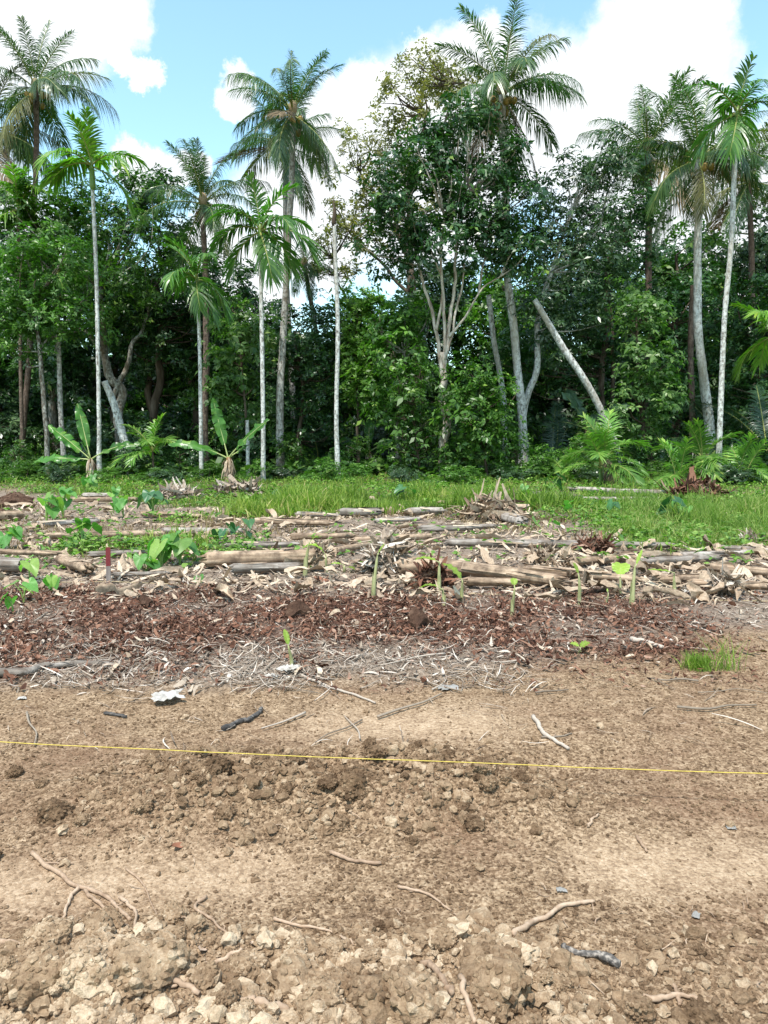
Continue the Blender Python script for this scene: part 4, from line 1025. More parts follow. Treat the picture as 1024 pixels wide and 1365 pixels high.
def banana_plant(label, u, v, hs, rad, leaves, seed, lm='banana_leaf', Y=None, group=None, skirt=True):
    """leaves: (azimuth deg in plan, 0 = right, 90 = away; petiole elev, petiole len, blade len, half width, blade bend)"""
    p = gp(u, v) if Y is None else np.array([at(u, v, Y)[0], Y, Hs(at(u, v, Y)[0], Y)])
    o = thing('banana_plant', label, 'banana plant', p, group)
    n = 14; zz = np.linspace(-.05, hs, n)
    b = MB(); V, F = tube(np.stack([.02 * np.sin(zz * 3), 0 * zz, zz], -1), np.interp(zz, [0, hs * .5, hs], [rad * 1.25, rad, rad * .6]), 12, True, .08, seed); b.add(V, F, .4)
    obj('pseudostem', b.mesh('pseudostem', M['pseudostem']), o)
    for k, (az, el, pl, bl, hw, bd) in enumerate(leaves):
        pa, ea = arc(pl, R(el), R(8)); b = MB()
        V, F = tube(pa, np.linspace(.03, .018, len(pa)), 6, True); b.add(V, F, .5, 0)
        V, F, a, mid = paddle(bl, hw * 1.0, ea, R(bd), seed * 7 + k, rip=5, nu=30, wav=.05); b.add(V + pa[-1], F, a, 1)
        V, F = tube(mid + pa[-1], np.linspace(.018, .004, len(mid)), 5, False); b.add(V, F, .8, 0)
        obj('leaf', b.mesh('banana_leaf', [M['petiole'], M[lm]]), o, (0, 0, hs * .93), (R(38) * math.cos(R(az)) * (1 if abs(math.cos(R(az))) > .7 else .6), 0, R(az)))
    if skirt:
        r = rng_(seed + 9); nn = 46; S = 5; tt = np.linspace(0, 1, S); az = r.uniform(0, 6.28, nn); z0 = r.uniform(.3, 1.0, nn) * hs
        d = np.stack([np.cos(az), np.sin(az), np.zeros(nn)], -1); L = r.uniform(.2, .5, nn)
        P = d[:, None] * (rad * .9 + .12 * np.sqrt(tt)[None, :, None] * r.uniform(.3, 1.3, (nn, 1, 1))) + np.array([0, 0, 1.])[None, None] * (z0[:, None] - tt[None] * L[:, None])[..., None]
        P[..., 2] = np.maximum(P[..., 2], .02)
        side = np.stack([-np.sin(az), np.cos(az), 0 * az], -1)
        b = MB(); V, F, A = strips(P, np.repeat(side[:, None], S, 1), np.full((nn, S), .035) * np.array([.6, 1, 1, .8, .3]), r.uniform(0, 1, nn)); b.add(V, F, A, smooth=False)
        tag(obj('dry_sheath', b.mesh('dry_sheath', M['dry_leaf']), o), kind='stuff')
    return o
banana_plant('young banana plant with four broad leaves beside a dark stump', 122, 640, .75, .10,
             [(178, 12, .35, 1.75, .21, 22), (150, 62, .45, 1.35, .23, 12), (115, 88, .5, 1.5, .2, 8), (5, 40, .45, 1.55, .2, 42), (200, 78, .3, .5, .07, 5)], 3)
banana_plant('young banana plant with red brown sheathed stem and torn upright leaf', 305, 642, .8, .12,
             [(175, 40, .4, 1.6, .19, 45), (120, 88, .5, 1.5, .2, -8), (12, 62, .5, 1.55, .23, 14), (20, 50, .3, .5, .08, 5)], 4)
banana_plant('banana plant beyond the thin lichen stems with dull drooping leaves', -62, 632, 1.4, .12, [(0, 38, .5, 1.7, .24, 75), (180, 50, .5, 1.6, .24, 60), (90, 70, .5, 1.5, .24, 40), (250, 70, .4, 1.4, .22, 50)], 5, 'banana_dull')
banana_plant('dull banana plant with grey green leaves under the leaning trunk', 782, 620, 1.9, .14, [(170, 72, .5, 1.9, .3, 25), (180, 30, .5, 1.7, .3, 55), (20, 60, .5, 1.6, .3, 50), (60, 40, .4, 1.8, .3, 60), (120, 80, .4, 1.6, .28, 30)], 6, 'banana_dull', 31)
banana_plant('half shaded banana plant with one bright upright leaf in undergrowth', 492, 628, .9, .1, [(90, 85, .4, 1.1, .22, 10), (170, 45, .4, 1.3, .22, 60), (15, 45, .4, 1.3, .22, 60)], 7, 'banana_leaf', 31)

def sucker(label, u, v, hpx, rpx, leaves, seed, lean=0.0):
    p = gp(u, v); s = p[1] / FPX; h = hpx * s; rad = rpx * s * .76
    o = thing('banana_sprout', label, 'sprout', p)
    n = 12; zz = np.linspace(-.02, h, n); f = np.clip(zz / h, 0, 1)
    P = np.stack([lean * h * f ** 1.5, .02 * np.sin(f * 3 + seed), zz], -1)
    b = MB(); V, F = tube(P, np.interp(f, [0, .25, .8, 1], [rad * 1.25, rad, rad * .7, rad * .28]), 10, True, .05, seed); b.add(V, F, .5)
    for q in range(2):      # dry outer sheath lips hugging the stem
        hz = h * (.35 + .22 * q); a0 = seed * 1.7 + q * 2.6; S = 7; rows_ = []
        for f_ in np.linspace(0, 1, 6):
            ang = a0 + np.linspace(-1.5, 1.5, S) * (1 - .75 * f_ ** 2); rr_ = rad * (1.3 - .2 * f_ + .5 * f_ ** 3)
            rows_.append(np.stack([lean * h * (hz * f_ / h) ** 1.5 + np.cos(ang) * rr_, np.sin(ang) * rr_, np.full(S, hz * f_)], -1))
        G = np.array(rows_); j = (np.arange(5)[:, None] * S + np.arange(S - 1)[None]).ravel(); bs = MB()
        bs.add(G.reshape(-1, 3), np.stack([j, j + 1, j + S + 1, j + S], -1), .35 + .4 * q); obj('sheath', bs.mesh('sheath', M['dry_leaf'] if q == 0 else M['sucker_stem']), o)
    obj('stem', b.mesh('stem', M['sucker_stem']), o)
    for k, (az, el, pl, bl, hw, bd, f0) in enumerate(leaves):
        pa, ea = arc(pl, R(el), R(25)); b = MB(); fr = 1 - .28 * min(k, 2) if f0 is None else f0
        V, F = tube(pa, np.linspace(rad * .5, rad * .22, len(pa)), 6); b.add(V, F, .6, 0)
        V, F, a, mid = paddle(bl, hw * 1.3, ea, R(bd), seed * 5 + k, .5, .03); b.add(V + pa[-1], F, a, 1)
        obj('leaf', b.mesh('sprout_leaf', [M['sucker_stem'], M['sucker_leaf']]), o, (lean * h * fr ** 1.5, 0, h * fr * .97), (0, 0, R(az)))
    return o
sucker('pale bare banana sprout standing before the pinkish tan log', 407, 768, 46, 3.4, [(0, 70, .03, .12, .02, 30, 1.0)], 1, .12)
sucker('banana sprout whose arched bright leaf reaches over to the bare one', 435, 763, 22, 3.0, [(180, 75, .06, .26, .05, 95, 1.0)], 2, 0)
sucker('tiny yellow green sprout beside a bleached leaf tuft', 459, 763, 10, 2.4, [(180, 35, .04, .14, .035, 40, 1.0), (-20, 30, .04, .09, .03, 40, .6)], 3)
sucker('tall leafless banana sprout in front of the brown fibrous stump', 498, 796, 60, 3.4, [(30, 80, .02, .1, .012, 8, 1.0)], 4, .10)
sucker('banana sprout whose bright bent leaf hangs above a lower sprout', 585, 788, 40, 3.2, [(165, 40, .05, .2, .045, 40, 1.0)], 5, .02)
sucker('low banana sprout with a yellowish arching leaf on bare mulch', 592, 806, 22, 2.8, [(165, 40, .06, .16, .03, 60, .95)], 6, -.1)
sucker('banana sprout with one upright pointed leaf before the torn stem', 616, 805, 32, 3.2, [(150, 72, .03, .21, .045, 35, 1.0)], 7, 0)
sucker('bare banana sprout with tiny folded tip standing on open mulch', 683, 822, 42, 3.0, [(90, 80, .02, .07, .025, 30, 1.0)], 8, .05)
sucker('slim bare banana sprout with pointed tip near the dry leaf pile', 772, 806, 42, 3.0, [(120, 85, .02, .1, .018, 10, 1.0)], 9, -.05)
sucker('banana sprout with a round bright green leaf', 826, 796, 28, 2.2, [(70, 70, .03, .17, .07, 40, 1.0)], 10, 0)
sucker('bare banana sprout directly beside the round leaved one', 842, 806, 55, 3.4, [(40, 82, .02, .14, .015, 5, 1.0)], 11, .08)
sucker('banana sprout with a narrow leaf held out by dry leaf heap', 899, 787, 24, 2.6, [(155, 30, .05, .2, .03, 10, 1.0)], 12, 0)
sucker('short bright sprout growing out of the white plastic wrapping', 389, 894, 34, 3.4, [(120, 84, .02, .1, .016, 8, 1.0)], 13, -.12)
sucker('tiny two leaved yellow green sprout beside bare soil', 773, 873, 10, 2.2, [(150, 50, .015, .06, .03, 30, 1.0), (20, 60, .015, .07, .03, 30, .9)], 14, 0)
sucker('stubby withered sprout beside the round leaved one', 809, 805, 16, 1.6, [(90, 80, .01, .03, .006, 8, 1.0)], 15, .05)

def heart(L, W, seed, droop=.5):
    """taro blade: hangs from the petiole at the origin, tip along +x"""
    r = rng_(seed); k = 28; ph = np.linspace(0, 2 * np.pi, k, endpoint=False)
    rad = (1 - .55 * np.exp(-((np.pi - np.abs(np.pi - ph) - 0) / .01) ** 2) * 0)
    # outline of a heart: notch at angle pi, pointed tip at 0
    x = .62 * np.cos(ph) + .22 * np.cos(2 * ph) * .55 + .12
    yv = .62 * np.sin(ph) * (1 - .18 * np.cos(ph))
    notch = np.exp(-((ph - np.pi) / .22) ** 2); x = x + notch * .34
    tipv = np.exp(-(np.minimum(ph, 2 * np.pi - ph) / .25) ** 2); x = x + tipv * .16
    out = np.stack([x, yv], -1)
    rings = [0.02, .35, .7, 1.0]; V = []
    for q in rings:
        xy = out * q
        z = -.25 * q ** 2 * (np.abs(xy[:, 1]) ** 1.2) * 0 + .22 * np.abs(xy[:, 1]) * (1 - .3 * q) - droop * .35 * np.maximum(xy[:, 0], 0) ** 2 + .04 * np.sin(ph * 5 + seed) * q ** 2
        V.append(np.column_stack([xy[:, 0] * L, xy[:, 1] * W, z * L]))
    V = np.vstack(V); F = []
    for i in range(3):
        for j in range(k): F.append([i * k + j, i * k + (j + 1) % k, i * k + k + (j + 1) % k, i * k + k + j])
    return V, np.array(F)
hearts = {}
for kind in ('taro', 'taro_dark'):
    hearts[kind] = []
    for i in range(6):
        V, F = heart(1, .85, i, .3 + .2 * (i % 3)); b = MB(); b.add(V, F, .15 + .15 * i)
        hearts[kind].append(b.mesh('taro_leaf', M[kind]))
def taro(label, u, v, hpx, lpx, n, seed, kind='taro', spread=.5, group=None):
    p = gp(u, v); s = p[1] / FPX; h = hpx * s * .88; L = lpx * s * .85
    o = thing('taro_plant', label, 'taro plant', p, group); r = rng_(seed)
    for k in range(n):
        az = r.uniform(0, 6.28); d = spread * h * r.uniform(.3, 1.0); hh = h * r.uniform(.55, 1.0) if k else h
        tip = np.array([math.cos(az) * d, math.sin(az) * d * .8, hh])
        P = catmull([[0, 0, -.02], [tip[0] * .25, tip[1] * .25, hh * .55], tip], 9)
        b = MB(); V, F = tube(P, np.linspace(.011, .005, 9) * (h / .45 + .3) * .8, 6); b.add(V, F, r.uniform(0, 1))
        obj('stalk', b.mesh('stalk', M['stalk']), o)
        sl = L * r.uniform(.7, 1.1)
        obj('leaf', hearts[kind][(seed + k) % 6], o, tip, (r.normal(0, .3), r.uniform(.3, 1.05), az + r.normal(0, .6)), sl)
    return o
TG = 'taro plants in the weedy clearing'
for k, (u, v, hp, lp, n, kd, lab) in enumerate([
    (18, 818, 30, 24, 2, 'taro', 'small taro with one round pale leaf on the mulch'),
    (32, 803, 30, 22, 3, 'taro', 'small taro with several lime leaves growing from the mulch'),
    (40, 778, 34, 26, 2, 'taro', 'taro with one broad lime leaf beside the grey weathered log'),
    (70, 786, 18, 24, 3, 'taro', 'low yellowish leaning taro between mulch and stake'),
    (178, 786 - 23 + 34, 10, 12, 1, 'taro', 'tiny single heart shaped seedling on the mulch'),
    (62, 700, 38, 22, 5, 'taro', 'leggy taro with yellowing leaf beside the bark lump'),
    (85, 692, 46, 22, 5, 'taro', 'tall pale taro standing behind the bark lump'),
    (110, 735, 44, 24, 5, 'taro', 'broad pale leaved taro at the end of the thin pale log'),
    (12, 730, 30, 26, 4, 'taro', 'taro with one big leaf behind the grey weathered log'),
    (165, 690, 30, 20, 5, 'taro', 'taro clump behind the thin pale log'),
    (205, 690, 38, 20, 5, 'taro_dark', 'dark taro clump before the brush mound'),
    (215, 760, 42, 30, 7, 'taro', 'biggest bright taro clump in weeds near the stake'),
    (240, 755, 46, 30, 6, 'taro', 'big pale taro clump with wide leaves before the pale grey log'),
    (195, 765, 26, 24, 5, 'taro', 'low taro clump close to the stake'),
    (300, 726, 30, 16, 4, 'taro_dark', 'small dark taro by the pale grey log, one of a pair'),
    (328, 725, 36, 18, 4, 'taro_dark', 'small dark taro by the pale grey log, one of a pair'),
    (105, 722, 14, 13, 3, 'taro', 'tiny taro seedlings before the thin pale log'),
    (265, 782 - 6, 8, 14, 2, 'taro', 'single flat taro leaf near the pinkish log end'),
    (735, 664, 34, 18, 4, 'taro_dark', 'dark blue green taro pair by the bleached parallel log'),
    (700, 668, 22, 12, 4, 'taro', 'bright small taro beside the blue green one'),
    (708, 708, 18, 12, 2, 'taro', 'yellow green taro leaf near the stem stub'),
    (738, 708, 16, 14, 2, 'taro', 'lime taro leaf past the stem stub'),
    (765, 690, 24, 14, 3, 'taro', 'bright taro where litter meets tall grass'),
    (892, 696, 34, 24, 3, 'taro_dark', 'very dark taro leaf standing out of tall grass'),
    (905, 695, 30, 20, 4, 'taro', 'pale round taro in tall grass beside a very dark leaf'),
    (820, 690, 22, 16, 3, 'taro_dark', 'dark small taro in tall grass'),
    (540, 672, 26, 16, 4, 'taro_dark', 'blue green taro in the lush grass behind the leaf heap'),
    (372, 668, 14, 12, 3, 'taro_dark', 'small blue green taro at the dry patch'),
    (610, 668, 14, 11, 3, 'taro', 'small bright taro pair behind the leaf heap'),
    (120, 655, 24, 13, 4, 'taro', 'small taro at the foot of the first banana plant'),
    (150, 668, 18, 12, 4, 'taro', 'small pale taro between bleached logs')]):
    taro(lab, u, v, hp, lp, n, 200 + k, kd, group=TG)

# ------------------------------------------------------------------ grass and weeds
def blades(name, n, s, fn, ylo, yhi, hl, wd, label, mat='grass', lean=.45, k=.60, cat='grass'):
    x, y, r = region(n, s, fn, ylo, yhi, k)
    h = r.uniform(hl[0], hl[1], n) * (.65 + 1.1 * sstep(-.2, .5, n2(x, y, 1.1, 3, 61))) ; az = r.uniform(0, 6.28, n); ln = np.abs(r.normal(0, lean, n)) + .1
    d = np.stack([np.cos(az), np.sin(az), np.zeros(n)], -1); S = 4; tt = np.linspace(0, 1, S)
    P = d[:, None] * ((tt ** 1.6)[None, :, None] * (h * ln)[:, None, None]) + np.array([0, 0, 1.])[None, None] * ((tt[None] - .35 * tt[None] ** 2 * ln[:, None]) * h[:, None])[..., None]
    P += np.stack([x, y, H(x, y) - .01], -1)[:, None]
    f = r.uniform(0, 6.28, n); side = np.stack([np.cos(f), np.sin(f), np.zeros(n)], -1)
    w = r.uniform(wd[0], wd[1], n) * (1 + y / 14)
    patch = n2(x, y, .7, 2, 60) * .35
    V, F, A = strips(P, np.repeat(side[:, None], S, 1), w[:, None] * np.array([.7, 1, .75, .08])[None], np.clip(r.uniform(.05, .85, n) + patch + .12 * (r.uniform(0, 1, n) > .93), 0, 1))
    b = MB(); b.add(V, F, A)
    return tag(obj(name, b.mesh(name, M[mat])), label, cat, kind='stuff')
gfn = lambda x, y: smask(x, y, 'green') ** 1.3
blades('short_grass', 29000, 41, gfn, 8.2, 27, (.05, .2), (.003, .006), 'short bright green grass covering the far clearing')
tall = lambda x, y: sstep(2.9, 4.2, x - .16 * (y - 9.5)) * sstep(9.4, 10.4, y) * sstep(19, 15, y)
blades('tall_grass', 16000, 42, tall, 9.3, 19, (.14, .36), (.0022, .0045), 'tall feathery pale grass behind the heap of dry leaves', 'tall_blade', lean=.5, k=.62)
mid = lambda x, y: sstep(.9, .4, np.abs((y - 15.0) / 2.6)) * sstep(4.4, 3.2, np.abs(x - 1.0)) * .9
blades('lush_grass', 12000, 43, lambda x, y: mid(x, y) * sstep(13.6, 14.6, y - .25 * x), 12, 19, (.15, .36), (.004, .008), 'lush green grass belt before the forest', k=.6)
blades('dry_grass', 8000, 46, lambda x, y: np.clip(smask(x, y, 'litter') * sstep(8.3, 10, y) * sstep(.25, -.2, n2(x, y, .5, 2, 63)), 0, 1), 8.3, 20, (.05, .16), (.003, .006), 'low dead tan grass between the fallen stems', 'dry_blade', .6)
def herb(name, n, s, fn, ylo, yhi, hl, ll, label, mat, k=.6, K=5, cat='weeds'):
    """leafy low weeds: rosettes of small leaves on short stems"""
    x, y, r = region(n, s, fn, ylo, yhi, k)
    z = H(x, y) + r.uniform(hl[0], hl[1], n)
    C = np.repeat(np.stack([x, y, z], -1), K, 0); Nn = n * K
    az = r.uniform(0, 6.28, Nn); e = r.uniform(-.2, .9, Nn); L = r.uniform(ll[0], ll[1], Nn) * (1 + C[:, 1] / 40)
    d = np.stack([np.cos(az) * np.cos(e), np.sin(az) * np.cos(e), np.sin(e)], -1)
    tt = np.array([0, .5, 1.]); P = C[:, None] + d[:, None] * tt[None, :, None] * L[:, None, None]; P[..., 2] -= (tt ** 2)[None] * L[:, None] * .3
    side = np.stack([-np.sin(az), np.cos(az), r.normal(0, .3, Nn)], -1)
    V, F, A = strips(P, np.repeat(side[:, None], 3, 1), (L * .26)[:, None] * np.array([.35, 1, .1])[None], np.clip(r.uniform(0, 1, Nn), 0, 1))
    b = MB(); b.add(V, F, A)
    return tag(obj(name, b.mesh(name, M[mat])), label, cat, kind='stuff')
herb('low_weeds', 8000, 44, lambda x, y: np.clip(smask(x, y, 'green') * (.3 + .9 * sstep(-.1, .3, n2(x, y, .8, 3, 62))) + .05, 0, 1), 8.0, 26, (.02, .16), (.035, .085), 'low leafy weeds among the grass of the clearing', 'weed', K=5)
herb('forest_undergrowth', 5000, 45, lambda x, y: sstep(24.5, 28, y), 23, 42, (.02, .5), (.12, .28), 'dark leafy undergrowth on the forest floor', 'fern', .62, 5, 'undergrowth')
# grass tufts that stand alone on bare soil
def tuft(label, u, v, wpx, hpx, n, seed, mat='grass', lean=.5, thin=.003):
    p = gp(u, v); s = p[1] / FPX; r = rng_(seed); w = wpx * s / 2; h = hpx * s
    ax = r.normal(0, .5, n) * w; ay = r.normal(0, .4, n) * w
    hh = h * r.uniform(.5, 1, n); az = r.uniform(0, 6.28, n); ln = np.abs(r.normal(0, lean, n)) + .1
    S = 5; tt = np.linspace(0, 1, S); d = np.stack([np.cos(az), np.sin(az), np.zeros(n)], -1)
    P = d[:, None] * ((tt ** 1.5)[None, :, None] * (hh * ln)[:, None, None]) + np.array([0, 0, 1.])[None, None] * ((tt[None] - .3 * tt[None] ** 2 * ln[:, None]) * hh[:, None])[..., None]
    P += np.stack([ax, ay, H(ax + p[0], ay + p[1]) - p[2] - .005], -1)[:, None]
    f = r.uniform(0, 6.28, n); side = np.stack([np.cos(f), np.sin(f), np.zeros(n)], -1)
    V, F, A = strips(P, np.repeat(side[:, None], S, 1), np.full((n, S), thin) * np.array([.8, 1, .9, .6, .1]), r.uniform(.1, .7, n))
    b = MB(); b.add(V, F, A)
    return tag(obj('grass_tuft', b.mesh('grass_tuft', M[mat])), label, 'grass', None) if False else tag(obj('grass_tuft', b.mesh('grass_tuft', M[mat]), None, p), label, 'grass')
tuft('dense bright green grass tuft growing alone on bare soil', 932, 892, 40, 30, 260, 1, lean=.45)
tuft('wispy dry seeding grass beside the dense green tuft', 965, 893, 44, 60, 70, 2, lean=.6, thin=.002)

# ------------------------------------------------------------------ palms
def frond_mesh(seed, e0, bend, n, ll, lw, mats, sweep=(25, 62), lift=.25, grav=.35, start=.14, rw=.011, curl=0.0):
    """a feather frond of unit length along +x; e0 elevation at the base, bend total fall"""
    r = rng_(seed); K = 20
    s = np.linspace(0, 1, K); th = e0 - bend * s ** 1.35
    x = np.concatenate([[0], np.cumsum((np.cos(th[1:]) + np.cos(th[:-1])) / 2)]) / (K - 1)
    z = np.concatenate([[0], np.cumsum((np.sin(th[1:]) + np.sin(th[:-1])) / 2)]) / (K - 1)
    yv = curl * s ** 2
    mid = np.stack([x, yv, z], -1)
    b = MB(); V, F = tube(mid, rw * np.linspace(1.25, .15, K), 6, False); b.add(V, F, .6, 0)
    ls = np.repeat(np.linspace(start, .995, n), 2); sg = np.tile([-1., 1.], n)
    ls = np.clip(ls + r.normal(0, .004, 2 * n), 0, 1); q = ls * (K - 1); i = np.minimum(q.astype(int), K - 2); f = (q - i)[:, None]
    C = mid[i] * (1 - f) + mid[i + 1] * f
    T = nrmz(mid[i + 1] - mid[i]); Sd = np.tile([0, 1., 0], (2 * n, 1)) * sg[:, None]
    Nn = np.cross(T, np.tile([0, 1., 0], (2 * n, 1))) * -1
    Nn = np.where(Nn[:, 2:3] < 0, -Nn, Nn)
    u = (ls - start) / (1 - start)
    L = ll * (.45 + .55 * np.sin(np.pi * np.clip(u * .80 + .17, 0, 1))) * r.uniform(.82, 1.1, 2 * n)
    sw = np.radians(sweep[0] + (sweep[1] - sweep[0]) * u + r.normal(0, 7, 2 * n))
    d = nrmz(Sd * np.cos(sw)[:, None] + T * np.sin(sw)[:, None] + Nn * (lift + r.normal(0, .09, 2 * n))[:, None])
    S = 4; tt = np.linspace(0, 1, S)
    P = C[:, None] + d[:, None] * tt[None, :, None] * L[:, None, None]
    P[..., 2] -= (tt ** 2)[None] * (L * grav * r.uniform(.6, 1.4, 2 * n))[:, None]
    w = nrmz(T - d * (T * d).sum(-1, keepdims=True))
    Vv, F, A = strips(P, np.repeat(w[:, None], S, 1), np.full((2 * n, S), lw) * np.array([.55, 1, .8, .06]) , np.clip(r.normal(.45, .2, 2 * n) + .25 * (u > .93), 0, 1))
    b.add(Vv, F, A, 1)
    return b.mesh('frond', mats)
def frond_set(kind, mats, seed):
    out = {}
    if kind == 'coco':
        for e, bd in ((84, 20), (72, 36), (58, 50), (42, 62), (26, 68), (8, 64), (-14, 52), (-38, 36), (-62, 20)):
            out[e] = [frond_mesh(seed * 1000 + 300 + e * 3 + k, R(e), R(bd), 80, .245, .0052, mats, (24, 60), .10 if k else .22, (.75 if k else .5) + .35 * (e < 50), .16, .009, .12 * (k - .5)) for k in range(2)]
    elif kind == 'areca':
        for e, bd in ((84, 25), (66, 52), (48, 72), (28, 84), (6, 84), (-20, 66), (-48, 35)):
            out[e] = [frond_mesh(seed * 1000 + 300 + e * 3 + k, R(e), R(bd), 30, .40, .018, mats, (30, 62), .32, .38 + .35 * (e < 50), .12, .014, .08 * (k - .5)) for k in range(2)]
    elif kind == 'young':
        for e, bd in ((82, 35), (66, 60), (48, 75), (28, 75), (8, 60)):
            out[e] = [frond_mesh(seed * 1000 + 300 + e * 3 + k, R(e), R(bd), 24, .4, .017, mats, (28, 60), .25, .35, .18, .012, .08 * (k - .5)) for k in range(2)]
    return out
FR = {'coco': frond_set('coco', [M['rachis'], M['coco']], 1), 'coco_old': frond_set('coco', [M['rachis'], M['coco_old']], 2),
      'areca': frond_set('areca', [M['rachis'], M['areca']], 3), 'areca_bright': frond_set('areca', [M['rachis'], M['areca_bright']], 4),
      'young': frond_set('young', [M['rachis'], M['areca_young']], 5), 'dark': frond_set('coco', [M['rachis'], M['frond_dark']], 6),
      'dry': frond_set('coco', [M['rachis_dry'], M['frond_dry']], 7)}
def trunk_path(px, Y):
    """px from the foot upwards; the foot is set on the ground below its first pixel"""
    W = [at(u, v, Y) for u, v in px]
    foot = W[0].copy(); foot[2] = Hs(foot[0], foot[1])
    return [foot] + W[1:]
def trunk_mesh(path, rads, mat, seed, sides=12, ring=0.0, rs=.16, n=70, swell=0.25):
    C = catmull(path, n); f = np.linspace(0, 1, n)
    h = np.concatenate([[0], np.cumsum(np.linalg.norm(np.diff(C, axis=0), axis=1))])
    rad = np.interp(f, np.linspace(0, 1, len(rads)), rads)
    rad = rad * (1 + swell * np.exp(-h / .35)) * (1 + ring * np.sin(h / rs * 2 * np.pi)) * (1 + .05 * fbm(np.stack([h * 1.3, np.full(n, seed), np.zeros(n)], -1), 2, seed))
    C = C + .9 * rads[0] * np.stack([fbm(np.stack([h * .2, np.full(n, seed + k * 9.), np.zeros(n)], -1), 2, seed + k) for k in range(3)], -1) * np.minimum(f * 4, 1)[:, None]
    C[0, 2] -= .15
    V, F = tube(C - path[0], rad, sides, True, .04, seed)
    b = MB(); b.add(V, F, .5)
    return b.mesh('trunk', mat), C
def palm(label, px, Y, kind, nf, FL, rads, tmat, seed, elevs, group=None, nuts=0, dry=0, old=0, fronds=None, shaft=0, azs=None, name=None):
    path = trunk_path(px, Y); base = path[0]
    o = thing(name or ('areca_palm' if kind.startswith('areca') else 'coconut_palm'), label, 'palm', base, group)
    me, C = trunk_mesh(path, rads, M[tmat], seed, ring=.05 if kind.startswith('areca') else .03, rs=.22 if kind.startswith('areca') else .14, n=80)
    obj('trunk', me, o)
    top = C[-1] - base; r = rng_(seed)
    ax = nrmz(C[-1] - C[-6])
    apex = top.copy()
    if shaft:
        P = top + np.outer(np.linspace(-.05, shaft, 8), ax); b = MB()
        V, F = tube(P, np.interp(np.linspace(0, 1, 8), [0, .15, .6, 1], [rads[-1] * 1.05, rads[-1] * 1.7, rads[-1] * 1.4, rads[-1] * .5]), 10); b.add(V, F, .5)
        obj('crownshaft', b.mesh('crownshaft', M['crownshaft']), o); apex = top + ax * shaft * .85
    else:
        b = MB(); V, F = ICO2; b.add(V * np.array([1.7, 1.7, 2.6]) * rads[-1] + top + ax * rads[-1], F, .4); obj('crown_heart', b.mesh('crown_heart', M['rachis_dry']), o)
    es = list(FR[kind].keys())
    for k in range(nf):
        e = elevs[k % len(elevs)] + r.normal(0, 6)
        e_ = min(es, key=lambda q: abs(q - e))
        az = azs[k] if azs else math.degrees(k * 2.39996 + seed) + r.normal(0, 12)
        kd = kind
        if k >= nf - dry: kd = 'dry'; e_ = -62 if kd == 'dry' else e_
        elif k >= nf - dry - old and kind in ('coco',): kd = 'coco_old'
        off = apex - ax * (.25 * FL * .25 * (1 - (e_ + 60) / 150))
        obj('frond', FR[kd][e_][k % 2], o, off, (r.normal(0, .12), -R(e - e_) * .5, R(az)), FL * r.uniform(.86, 1.1) * (1.0 if e_ < 75 else .9))
    for k in range(nuts):
        a = k * 2.4; q = .26 + .1 * (k % 3)
        if k == 0 or 'nut_me' not in globals():
            V, F = ICO2; b = MB(); b.add(V * np.array([.11, .11, .14]) * (1 + .06 * fbm(V * 2, 2, 3))[:, None], F, .5); globals()['nut_me'] = b.mesh('coconut', M['coconut'])
        obj('coconut', nut_me, o, apex + np.array([math.cos(a) * q, math.sin(a) * q, -.3 - .12 * (k % 4)]), (.3, .2, a))
    return o
CE = [84, 68, 50, 36, 60, 22, 44, 6, 30, -14, 14, -36, 76, 54, 38, 18, -6, -30, 46, 28, -56]
AE = [82, 62, 46, 28, 8, 50, 20, -14, 34]
palm('tall coconut palm with orange nuts above the leafy small trees', [(28, 625), (36, 480), (44, 300), (48, 200), (47, 116)], 33, 'coco', 20, 3.1, [.13, .12, .11, .11], 'brown_trunk', 1, CE, nuts=9, old=2, dry=1)
palm('coconut palm with many yellowing drooped fronds behind the short areca', [(-24, 625), (-18, 400), (-12, 168)], 34, 'coco', 18, 3.5, [.17, .14, .12], 'brown_trunk', 2, CE, old=7, dry=2)
palm('tall leaning coconut palm with smooth grey trunk', [(374, 626), (376, 520), (384, 380), (393, 250), (394, 150)], 27.5, 'coco', 20, 2.5, [.16, .13, .11, .10], 'grey_trunk', 3, CE, nuts=4, old=2, dry=1)
palm('thinner coconut palm close behind the tall leaning one', [(395, 620), (384, 420), (380, 300), (378, 190)], 33, 'coco', 19, 2.7, [.14, .11, .10], 'grey_trunk', 4, CE, old=3, dry=1, nuts=5)
palm('coconut palm with upright dark fronds between two arecas', [(275, 622), (273, 430), (272, 268)], 29, 'coco', 18, 2.55, [.15, .12, .10], 'brown_trunk', 5, [84, 76, 66, 52, 34, 70, 12, 40, -14, 60, 22, 80, -36, 46, 30, 4, -50], old=1, dry=1)
palm('tallest coconut palm behind the dark rounded tree', [(697, 629), (694, 540), (687, 440), (679, 350), (677, 230), (672, 122)], 28.5, 'coco', 22, 3.1, [.19, .15, .14, .13], 'pale_trunk', 6, CE + [-60, -50], nuts=8, old=2, dry=2)
palm('coconut palm with curved white trunk and nut cluster', [(950, 622), (944, 530), (934, 440), (929, 330), (929, 208)], 28, 'coco', 22, 2.95, [.20, .16, .14, .12], 'pale_trunk', 7, CE, nuts=7, old=3, dry=1)
palm('dark trunked coconut palm behind the climber covered tree', [(858, 620), (862, 450), (866, 300), (866, 196)], 34, 'coco', 19, 3.3, [.17, .15, .14], 'brown_trunk', 8, CE, old=2, dry=2)
palm('far coconut palm behind the tall white areca', [(1006, 620), (1002, 420), (998, 240)], 34, 'coco', 19, 3.0, [.15, .13, .12], 'brown_trunk', 9, CE, old=3, dry=1)
